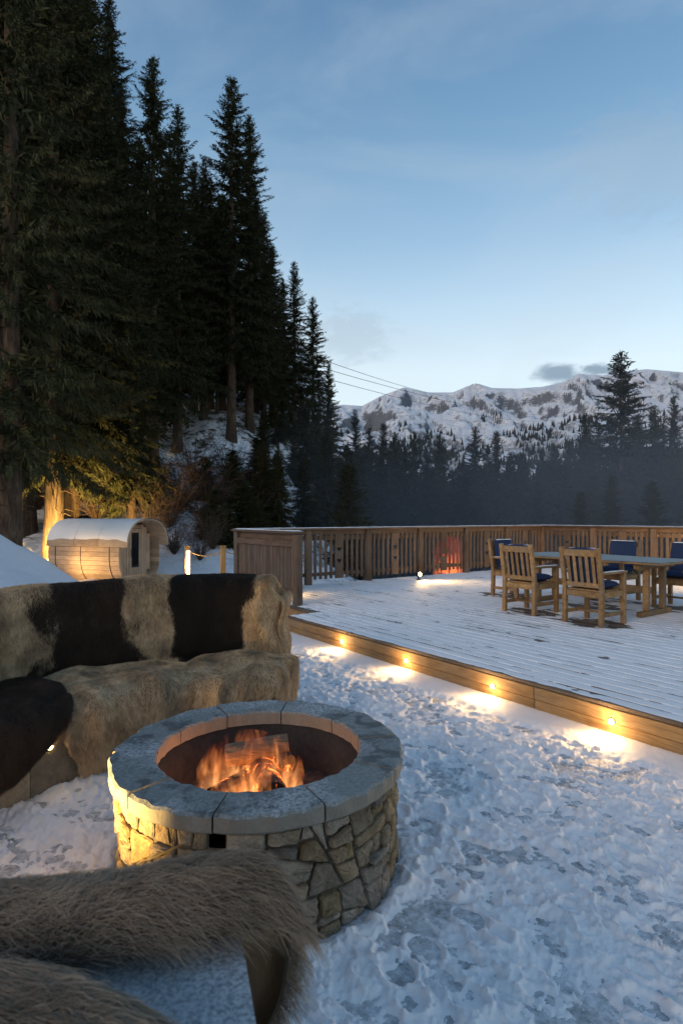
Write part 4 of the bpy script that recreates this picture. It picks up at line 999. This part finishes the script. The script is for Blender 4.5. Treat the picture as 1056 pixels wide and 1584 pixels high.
ground_spot((-8.75, 17.25), 'garden spotlight grazing the lower side of the sauna', (.75, .55, .05), 40, R(130), (1, .62, .22))

# rope fence by the sauna path
def rope_post(px, Y, label, lit):
    p = unpx(px, 800, Y); p.z = hz1(p.x, p.y) - .03; top = 1.6 - 46 / FPX * Y - p.z
    t_ = thing('path_post', label, 'post', p, .3, 'posts of the rope fence beside the sauna path')
    b_ = MB(); b_.box((0, 0, top / 2), (.15, .15, top), bev=.012); b_.build('shaft', M['post'], t_)
    b_ = MB(); b_.box((0, 0, top + .02), (.18, .18, .035), bev=.01); b_.build('cap', M['post'], t_)
    if lit:
        b_ = MB(); b_.box((.02, -.082, top * .60), (.085, .012, top * .62)); b_.build('light_panel', emit('post_glow', (1, .62, .22), 5), t_)
        lamp('POINT', 'post_glow_light', (.02, -.17, top * .55), 8, (1, .62, .2), t_, .05)
    return p, top
pa, ta = rope_post(290, 16.8, 'wooden path post with a glowing light panel beside the sauna', True)
pb, tb2 = rope_post(345, 17.2, 'plain wooden path post next to the boarded railing panel', False)
pc_ = unpx(400, 800, 18.2); b = MB()
def rope(p, q_, z0, z1): return [Vector(p).lerp(Vector(q_), k / 10) + Vector((0, 0, (z0 * (1 - k / 10) + z1 * k / 10) - .16 * (1 - (k / 5 - 1) ** 2))) for k in range(11)]
b.tube(rope((pa.x, pa.y, pa.z), (pb.x, pb.y, pb.z), ta - .1, tb2 - .1), .018, 6); M['rope'] = plain('rope', (.36, .25, .13), .9)
tag(b.build('fence_rope', M['rope']), 'thick rope slung from the glowing post to the plain post', 'rope', 'ropes of the path fence'); b = MB(); b.tube(rope((pb.x, pb.y, pb.z), (pc_.x, pc_.y, pb.z), tb2 - .1, tb2 - .1), .018, 6)
tag(b.build('fence_rope', M['rope']), 'thick rope running from the plain post behind the railing panel', 'rope', 'ropes of the path fence')

# brazier glowing behind the railing
bz = unpx(697, 800, 16.9); bz.z = hz1(bz.x, bz.y)
br = thing('fire_basket', 'glowing fire basket seen red through the railing slats', 'fire basket', bz)
b = MB()
for k in range(10):
    a = 2 * pi * k / 10; b.tube([(.30 * cos(a), .30 * sin(a), .75), (.46 * cos(a), .46 * sin(a), 1.35)], .014, 6)
for r_, z_ in ((.30, .75), (.38, 1.05), (.46, 1.35)): b.tube([(r_ * cos(2 * pi * k / 24), r_ * sin(2 * pi * k / 24), z_) for k in range(25)], .014, 6, False)
b.build('basket', M['black'], br)
for k in range(3): a = 2 * pi * k / 3; b = MB(); b.tube([(.28 * cos(a), .28 * sin(a), .76), (.34 * cos(a), .34 * sin(a), 0)], .02, 6); b.build('leg', M['black'], br)
bf = MB(); bf.lathe([(.001, .74), (.32, .78), (.52, 1.0), (.60, 1.35), (.55, 1.7), (.38, 2.0), (.001, 2.2)], 20)
fm2 = Mat('basket_flames'); fm2.nt.nodes.remove(fm2.b); nz2 = fm2.noise(3.4, (1, 1, .45), 3, .6, .8); sp2 = fm2.n('ShaderNodeSeparateXYZ'); fm2.l(fm2.tc.outputs['Object'], sp2.inputs[0])
r2_ = fm2.math('SQRT', fm2.math('ADD', fm2.math('MULTIPLY', sp2.outputs[0], sp2.outputs[0]), fm2.math('MULTIPLY', sp2.outputs[1], sp2.outputs[1])))
dn2 = fm2.math('MAXIMUM', 0.0, fm2.math('ADD', fm2.math('SUBTRACT', fm2.math('SUBTRACT', 1.0, fm2.math('MULTIPLY', r2_, 1.6)), fm2.rng(sp2.outputs[2], .9, 2.2, 0, .8)), fm2.math('MULTIPLY', fm2.math('SUBTRACT', nz2, .5), 3.4)))
em2 = fm2.n('ShaderNodeEmission'); fm2.l(fm2.ramp(fm2.rng(sp2.outputs[2], .9, 2.0, 0, 1), [(0, (1, .24, .06)), (.6, (1, .12, .035)), (1, (1, .06, .03))]), em2.inputs[0]); fm2.l(fm2.math('MULTIPLY', fm2.math('MINIMUM', dn2, 1.0), .85), em2.inputs[1])
fm2.l(em2.outputs[0], fm2.out.inputs['Volume']); fm2.m.cycles.volume_step_rate = .5; bf.build('flames', fm2.m, br, smooth=True)
lamp('POINT', 'basket_glow', (0, -.1, 1.3), 14, (1, .22, .05), br, .5)

# ------------------------------------------------------------------ trees
def spruce_mesh(H, seed, zb, spread, dens=1.0, tw=1.0, slim=1.0):
    r = np.random.default_rng(seed); tr_r = H * .0115 + .05
    b_ = MB(); pts = []; rad_ = []
    for k in range(14):
        f = k / 13; pts.append((.12 * float(noise2(f * 3, seed, 1)) * f, .12 * float(noise2(f * 3, seed, 2)) * f, -.6 + f * (H + .55))); rad_.append(tr_r * (1 - f) ** .85 * (1.35 if k == 0 else 1) + .008)
    b_.tube(pts, rad_, 10); 
    for k in range(int(zb * 5)):                    # dead stubs on the bare lower trunk
        z = r.uniform(1, max(1.2, zb)); a = r.uniform(0, 6.28); l = r.uniform(.2, .9); b_.tube([(0, 0, z), (tr_r * 1.5 * cos(a), tr_r * 1.5 * sin(a), z + .02), (l * cos(a), l * sin(a), z - .1 * l)], [.02, .016, .004], 4)
    trunk = b_.mesh('trunk', M['bark'], True)
    V = []; F = []; nV = 0
    def quads(base, dirs, side, ln, wd):           # slim kite-shaped sprays of needles
        nonlocal nV
        n_ = len(base); m1 = base + dirs * (ln * .45)[:, None]
        v = np.stack([base, m1 + side * (wd * .5)[:, None], base + dirs * ln[:, None], m1 - side * (wd * .5)[:, None]], 1).reshape(-1, 3)
        i = nV + np.arange(n_)[:, None] * 4; V.append(v); F.append(np.concatenate([i, i + 1, i + 2, i + 3], 1)); nV += 4 * n_
    z = zb
    while z < H - .15:
        f = (z - zb) / (H - zb); step = (.42 - .20 * f) * (H / 24) ** .5; nb_ = max(4, int((6.5 - 1.5 * f)))
        for _ in range(nb_):
            a = r.uniform(0, 2 * pi); zz_ = z + r.uniform(-.2, .2) * step * 2
            Lb = spread * ((1 - f) ** .72) * r.uniform(.62, 1.12) * (1 - .35 * max(0, .12 - f) / .12) + .18
            if r.random() < .06: Lb *= 1.25
            e0 = R(-22 + 62 * f ** 1.4 + r.normal(0, 7)); droop = (.42 - .36 * f) * r.uniform(.6, 1.3)
            nsg = 8; tt_ = np.linspace(0, 1, nsg); rr = Lb * tt_ * cos(e0); hz_ = Lb * (tt_ * sin(e0) - droop * tt_ ** 1.6 * .55 + droop * .35 * tt_ ** 4)
            bend = .18 * Lb * r.normal() * tt_ ** 2
            ca, sa = cos(a), sin(a); P = np.stack([rr * ca - bend * sa, rr * sa + bend * ca, zz_ + hz_], 1)
            n_tw = max(8, int(Lb * 21 * dens))
            tv = r.uniform(.10, 1, n_tw) ** .8; px = np.stack([np.interp(tv, tt_, P[:, k]) for k in range(3)], 1)
            fw = np.stack([np.full(n_tw, ca), np.full(n_tw, sa), np.zeros(n_tw)], 1); lat = np.stack([np.full(n_tw, -sa), np.full(n_tw, ca), np.zeros(n_tw)], 1) * np.where(r.random(n_tw) < .5, -1, 1)[:, None]
            ll = (.20 + .30 * (1 - tv) * min(1, Lb / 2.2)) * r.uniform(.7, 1.35, n_tw) * (.7 + .3 * min(1, Lb / 2)) * tw
            dv = fw * r.uniform(.45, .9, n_tw)[:, None] + lat * r.uniform(.35, .9, n_tw)[:, None]; dv[:, 2] += r.normal(-.18, .15, n_tw) + .25 * f; dv /= np.linalg.norm(dv, axis=1, keepdims=True)
            sd_ = np.cross(dv, np.array([0, 0, 1.]) + r.normal(0, .5, (n_tw, 3))); sd_ /= np.linalg.norm(sd_, axis=1, keepdims=True) + 1e-6
            quads(px, dv, sd_, ll, (ll * .22 + .03) * slim)
            nh_ = int(n_tw * .9); tv2 = r.uniform(.15, 1, nh_); px2 = np.stack([np.interp(tv2, tt_, P[:, k]) for k in range(3)], 1) + r.normal(0, .05, (nh_, 3))
            dv2 = np.stack([np.full(nh_, ca * .35), np.full(nh_, sa * .35), np.full(nh_, -.9)], 1) + r.normal(0, .25, (nh_, 3)); dv2[:, 2] += .9 * f; dv2 /= np.linalg.norm(dv2, axis=1, keepdims=True)
            sd2 = np.cross(dv2, r.normal(0, 1, (nh_, 3))); sd2 /= np.linalg.norm(sd2, axis=1, keepdims=True) + 1e-6
            l2 = (.16 + .42 * (1 - f) * np.sin(np.clip(tv2, 0, 1) * pi * .9 + .2)) * r.uniform(.5, 1.2, nh_) * min(1, .4 + Lb / 2.6) * tw
            quads(px2, dv2, sd2, l2, (l2 * .16 + .03) * slim)
            ni = int(7 * dens * min(1, Lb)) + 2; tv3 = r.uniform(.04, .34, ni); px3 = np.stack([np.interp(tv3, tt_, P[:, k]) for k in range(3)], 1) + r.normal(0, .12, (ni, 3))   # inner sprays hiding the stem
            dv3 = r.normal(0, .5, (ni, 3)) + np.array([ca * .3, sa * .3, -.55]); dv3 /= np.linalg.norm(dv3, axis=1, keepdims=True); sd3 = np.cross(dv3, r.normal(0, 1, (ni, 3))); sd3 /= np.linalg.norm(sd3, axis=1, keepdims=True) + 1e-6
            l3 = r.uniform(.25, .6, ni) * min(1, .35 + Lb / 3); quads(px3, dv3, sd3, l3, l3 * .2 * (.5 + .5 * slim) + .02)
            # the bough itself
            up_ = np.array([0, 0, 1.]); seg_d = np.diff(P, axis=0); ln_ = np.linalg.norm(seg_d, axis=1); wb = np.linspace(.055, .012, nsg - 1)
            sdn = np.cross(seg_d / ln_[:, None], up_); sdn /= np.linalg.norm(sdn, axis=1, keepdims=True) + 1e-6
            quads(P[:-1] - seg_d * .1, seg_d / ln_[:, None], sdn, ln_ * 1.5, wb * 1.5)
        z += step
    lt = 10; quads(np.array([[0, 0, H - .5]] * lt), np.array([[.18 * cos(k * 2.4), .18 * sin(k * 2.4), 1.] for k in range(lt)]), np.array([[sin(k), cos(k), 0.] for k in range(lt)]), np.linspace(.5, .75, lt), np.full(lt, .06))
    crown = np_mesh('crown', np.concatenate(V), np.concatenate(F), M['needle'], False)
    return trunk, crown
PROTO = [(25, spruce_mesh(25, 1, 3.0, 4.1, 2.1, .68, .56)), (25, spruce_mesh(25, 2, 4.0, 3.7, 2.1, .68, .56)), (22, spruce_mesh(22, 3, 3.2, 3.5, 1.4, .85, .7)), (20, spruce_mesh(20, 4, 1.4, 3.9)), (12, spruce_mesh(12, 5, 1.6, 2.3, 2.4, .7, .6)), (9, spruce_mesh(9, 6, .3, 2.1, 1.4)), (6, spruce_mesh(6, 9, .2, 1.6, 1.7, .9)), (24, spruce_mesh(24, 8, 5.5, 3.6, 1.5, .85, .7))]
rt = random.Random(21)
def tree(px, top_y, Y, kind, label, group=None, X=None, zbase=None, wide=1.0, name='spruce_tree'):
    x = (px - 528) / FPX * Y if X is None else X; zb = (hz1(x, Y) if zbase is None else zbase) - .15; H, (tk, cr) = PROTO[kind]
    ztop = 1.6 + (HOR - top_y) / FPX * Y; s = max(.25, (ztop - zb) / H)
    t_ = thing(name, label, 'tree', (x, Y, zb), rt.uniform(0, 6.28), group)
    a = link('trunk', tk, t_); b_ = link('crown', cr, t_); sx = s ** .75 * wide
    for o in (a, b_): o.scale = (sx, sx, s)
    if True: a.scale = (sx / wide, sx / wide, s)
    return t_
G1 = 'tall spruces on the wooded bank'
tree(16, -420, 16.0, 1, 'huge spruce with thick bare trunk at the far left', G1, wide=1.0)
tree(84, -260, 22.0, 0, 'tall spruce with golden lit trunk behind the sauna', G1)
tree(205, 420, 24.5, 4, 'smaller spruce with lit lower boughs rising behind the sauna', G1, wide=.95)
tree(168, -12, 27, 0, 'tall dark spruce with its tip leaving the top of the frame', G1, wide=.9)
tree(110, -120, 25, 1, 'tall dark spruce between the lit trunk and the sauna tree', G1, wide=1.05)
tree(50, -160, 27, 2, 'dark spruce standing behind the lit trunk', G1, wide=1.1)
tree(237, 88, 31, 1, 'tall spruce with the slender pointed tip left of centre gap', G1, wide=1.1)
tree(275, 165, 33, 2, 'dark spruce with a lower tip beside the slender one', G1)
tree(215, 210, 36, 0, 'dark spruce filling the wood behind the small lit spruce', G1, wide=1.1)
tree(358, 120, 35, 7, 'tall ragged spruce whose bare trunk stands on the snowy bank', G1, wide=1.05)
tree(386, 178, 38, 1, 'dark spruce just behind the tall ragged one', G1, wide=1.0)
tree(315, 245, 37, 1, 'lower dark spruce between the two tall tips', G1)
tree(408, 330, 42, 2, 'dark spruce on the steep outer edge of the wood', G1)
tree(340, 300, 46, 0, 'dark spruce deep in the wood', G1, wide=1.1)
tree(455, 405, 44, 2, 'slim spruce at the outer edge of the wood, taller of the pair', G1, wide=.95)
tree(484, 460, 47, 3, 'slim spruce at the outer edge of the wood, shorter of the pair', G1, wide=.85)
tree(437, 430, 50, 0, 'dark spruce behind the slim pair', G1)
tree(508, 560, 50, 3, 'small spruce stepping down at the foot of the wood', G1, wide=.7)
tree(470, 620, 38, 4, 'bushy spruce below the slim pair', G1, wide=1.1)
tree(430, 560, 40, 4, 'bushy spruce on the bank behind the railing panel', G1, wide=1.1)
for px, ty, Y in ((300, 250, 40), (326, 275, 43), (262, 230, 42), (345, 300, 41), (395, 300, 45), (420, 380, 46), (186, 130, 34), (140, 60, 33)): tree(px, ty, Y, 0, 'dark spruce closing the gap between the tall tips of the wood', 'dark spruces between the tall tips', wide=1.1)
tree(40, -330, 24, 0, 'dark spruce crowding behind the huge bare trunk', G1, wide=1.2)
tree(130, -70, 29, 1, 'dark spruce under the frame top between two taller ones', G1, wide=1.2)
tree(-10, -250, 26, 0, 'dark spruce at the outermost left edge of the wood', G1, wide=1.2)
G0 = 'dark spruces filling the back of the wood'
for k in range(34):
    Y = rt.uniform(36, 66); px = rt.uniform(-120, 440); ty = 60 + max(0, px) * .75 + rt.uniform(40, 190); tree(px, ty, Y, rt.choice((0, 1, 2, 7)), 'dark spruce among the mass at the back of the wood', G0, wide=rt.uniform(.9, 1.15))
for k in range(12):
    px = rt.uniform(395, 545); Y = rt.uniform(26, 44); ty = rt.uniform(650, 735); tree(px, ty, Y, rt.choice((4, 5, 5)), 'low bushy spruce at the foot of the wooded bank', 'low spruces at the foot of the bank', wide=1.1)
G2 = 'spruces beyond the far railing'
tree(960, 545, 46, 3, 'tall broad spruce standing alone against the mountain', G2, wide=1.5)
tree(1042, 612, 52, 3, 'spruce at the right edge, shorter than its broad neighbour', G2, wide=.8)
tree(680, 676, 52, 4, 'single pointed spruce in front of the snowy slope', G2, wide=1.0)
tree(550, 640, 56, 3, 'pointed spruce next to the foot of the wood', G2, wide=.8)
tree(735, 660, 60, 3, 'dark spruce right of the bright snow gap', G2, wide=1.0)
tree(640, 668, 62, 3, 'dark spruce left of the bright snow gap', G2, wide=.9)
G3 = 'hazy spruces filling the valley edge'
for px, ty, Y in ((572, 662, 58), (590, 655, 66), (608, 668, 60), (625, 690, 50), (657, 705, 64), (700, 728, 58), (718, 715, 66), (752, 688, 56), (770, 668, 64), (790, 700, 60), (812, 712, 56), (835, 694, 62), (858, 688, 56), (880, 682, 60), (905, 640, 62), (925, 664, 54), (985, 640, 56), (1010, 632, 60), (1022, 660, 50), (1075, 640, 56), (1110, 600, 60), (560, 700, 46), (600, 730, 44), (870, 720, 42), (915, 705, 40), (985, 690, 42), (1040, 700, 40), (830, 745, 40), (780, 740, 46), (740, 745, 44), (535, 720, 42), (640, 750, 46), (945, 735, 34), (1010, 745, 33), (895, 760, 33), (1075, 720, 36)):
    tree(px + rt.uniform(-3, 3), ty, Y, rt.choice((3, 3, 4)) if ty < 700 else rt.choice((4, 5)), 'hazy dark spruce in the row beyond the far railing', G3, wide=rt.uniform(.85, 1.15))
for k in range(26):
    px = rt.uniform(530, 1130); Y = rt.uniform(60, 110); tree(px, rt.uniform(700, 745) - (px > 850) * 25, Y, rt.choice((3, 4)), 'hazy dark spruce in the row beyond the far railing', G3, wide=1.1)

# bare shrubs on the bank
def shrub_mesh(seed, n_=46, h=2.2):
    r = random.Random(seed); b_ = MB()
    for _ in range(n_):
        a = r.uniform(0, 6.28); ln = h * r.uniform(.5, 1.1); sp_ = r.uniform(.1, .75); pts = [Vector((0, 0, -.1))]
        for k in range(4): pts.append(pts[-1] + Vector((cos(a) * sp_ * ln / 4, sin(a) * sp_ * ln / 4, ln / 4 * (1 - .12 * k * sp_))) + Vector((r.gauss(0, .06), r.gauss(0, .06), 0)))
        b_.tube(pts, [.016, .013, .010, .007, .003], 3, False)
        for _ in range(7):
            p = pts[r.randint(1, 4)]; d_ = Vector((cos(a) + r.gauss(0, .8), sin(a) + r.gauss(0, .8), r.uniform(.2, 1.2))).normalized() * r.uniform(.25, .7); b_.tube([p, p + d_ * .5 + Vector((0, 0, -.03)), p + d_], [.007, .005, .002], 3, False)
    return b_.mesh('stems', M['twig'])
SH_ = [shrub_mesh(k) for k in range(3)]
for px, Y, s in ((285, 26, 1.3), (262, 24.5, 1.2), (240, 27, 1.0), (318, 25, 1.1), (300, 29, 1.3), (345, 27, 1.1), (362, 30, 1.2), (150, 25, 1.1), (172, 27, 1.2), (125, 27, .9), (330, 22.5, .8), (310, 21.5, .7), (270, 22, .8), (385, 26, 1.0), (400, 29, 1.1), (60, 26, 1.2), (230, 23.2, .9)):
    x = (px - 528) / FPX * Y; t_ = thing('bare_shrub', 'leafless reddish shrub on the snowy bank behind the sauna', 'shrub', (x, Y, hz1(x, Y)), rt.uniform(0, 6), 'leafless shrubs on the snowy bank')
    o = link('stems', rt.choice(SH_), t_); o.scale = (s, s, s)
for px, Y, s in ((330, 24, 2.0), (350, 23.3, 1.6), (375, 25, 2.2), (318, 27.5, 2.0), (395, 24, 2.0), (360, 28, 2.4), (410, 27, 2.6)):
    x = (px - 528) / FPX * Y; tree(px, HOR - (hz1(x, Y) + s - 1.6) * FPX / Y, Y, 6, 'knee-high young spruce on the snowy bank', 'young spruces on the snowy bank', wide=1.3)

# ------------------------------------------------------------------ far things: houses, cables
M['lit'] = emit('lit_window', (1, .50, .22), .4); M['chalet'] = plain('chalet_wood', (.10, .06, .04), .8)
for k, (px, py, Y) in enumerate(((670, 741, 430), (704, 743, 425), (763, 744, 435))):
    p = unpx(px, py, Y); t_ = thing('chalet', ('leftmost of three tiny lit chalets among the valley trees', 'middle one of three tiny lit chalets among the valley trees', 'rightmost of three tiny lit chalets among the valley trees')[k], 'house', (p.x, p.y, p.z - 4), rt.uniform(-.3, .3), 'distant chalets in the valley')
    b = MB(); b.box((0, 0, -1), (9, 8, 10)); b.build('walls', M['chalet'], t_)
    b = MB(); b.add([(-5.4, -5, 3.5), (5.4, -5, 3.5), (5.4, 5, 3.5), (-5.4, 5, 3.5), (0, -5, 7), (0, 5, 7)], [(0, 4, 5, 3), (1, 2, 5, 4), (0, 1, 4), (2, 3, 5), (0, 3, 2, 1)]); b.build('roof', M['snow_far'], t_)
    for x in (-2.6, 0.2, 2.8):
        for z in (-.2, 2.2):
            if (x + z + k) % 2 < 1.2: b = MB(); b.box((0, 0, 0), (1.3, .1, 1.2)); b.build('window', M['lit'], t_, (x, -4.06, z))
for k, (y0, y1) in enumerate(((558, 604), (573, 612), (588, 622))):
    a, c = unpx(470, y0 - 12, 90), unpx(860 if k else 760, y1 + 28 if k else y1 + 12, 300); pts = [a.lerp(c, i / 14) - Vector((0, 0, 3.0 * (1 - (i / 7 - 1) ** 2))) for i in range(15)]
    cable = MB(); cable.tube(pts, .045, 5); lb = ('topmost', 'middle', 'lowest')[k]
    tag(cable.build('overhead_cable', M['black']), lb + ' of the three overhead cables crossing the sky above the mountain', 'cable', 'overhead cables')

# ------------------------------------------------------------------ drifting smoke beyond the railing
ms = Mat('mist_volume'); ms.nt.nodes.remove(ms.b); vp = ms.n('ShaderNodeVolumePrincipled'); vp.inputs['Color'].default_value = (.70, .82, 1.0, 1); vp.inputs['Density'].default_value = .0027; ms.l(vp.outputs[0], ms.out.inputs['Volume'])
def mist(c, r_, seed):
    bm = bmesh.new(); bmesh.ops.create_icosphere(bm, subdivisions=4, radius=1)
    for v in bm.verts:
        k = 1 + .22 * float(noise2(v.co.x * 1.6 + seed, v.co.y * 1.6 + v.co.z * 2, seed)); v.co = Vector((v.co.x * r_[0] * k, v.co.y * r_[1] * k, v.co.z * r_[2] * k))
    me = bpy.data.meshes.new('mist'); bm.to_mesh(me); bm.free(); me.materials.append(ms.m); o = link('mist', me, None, c); tag(o, 'thin bluish smoke drifting in front of the valley trees', 'mist', 'drifts of smoke beyond the railing', 'stuff')
mist((17, 33, 1.0), (24, 13, 10.0), 1); mist((11, 33, .5), (19, 13, 5.5), 2); mist((20, 31, 2.5), (13, 10, 5.0), 3)
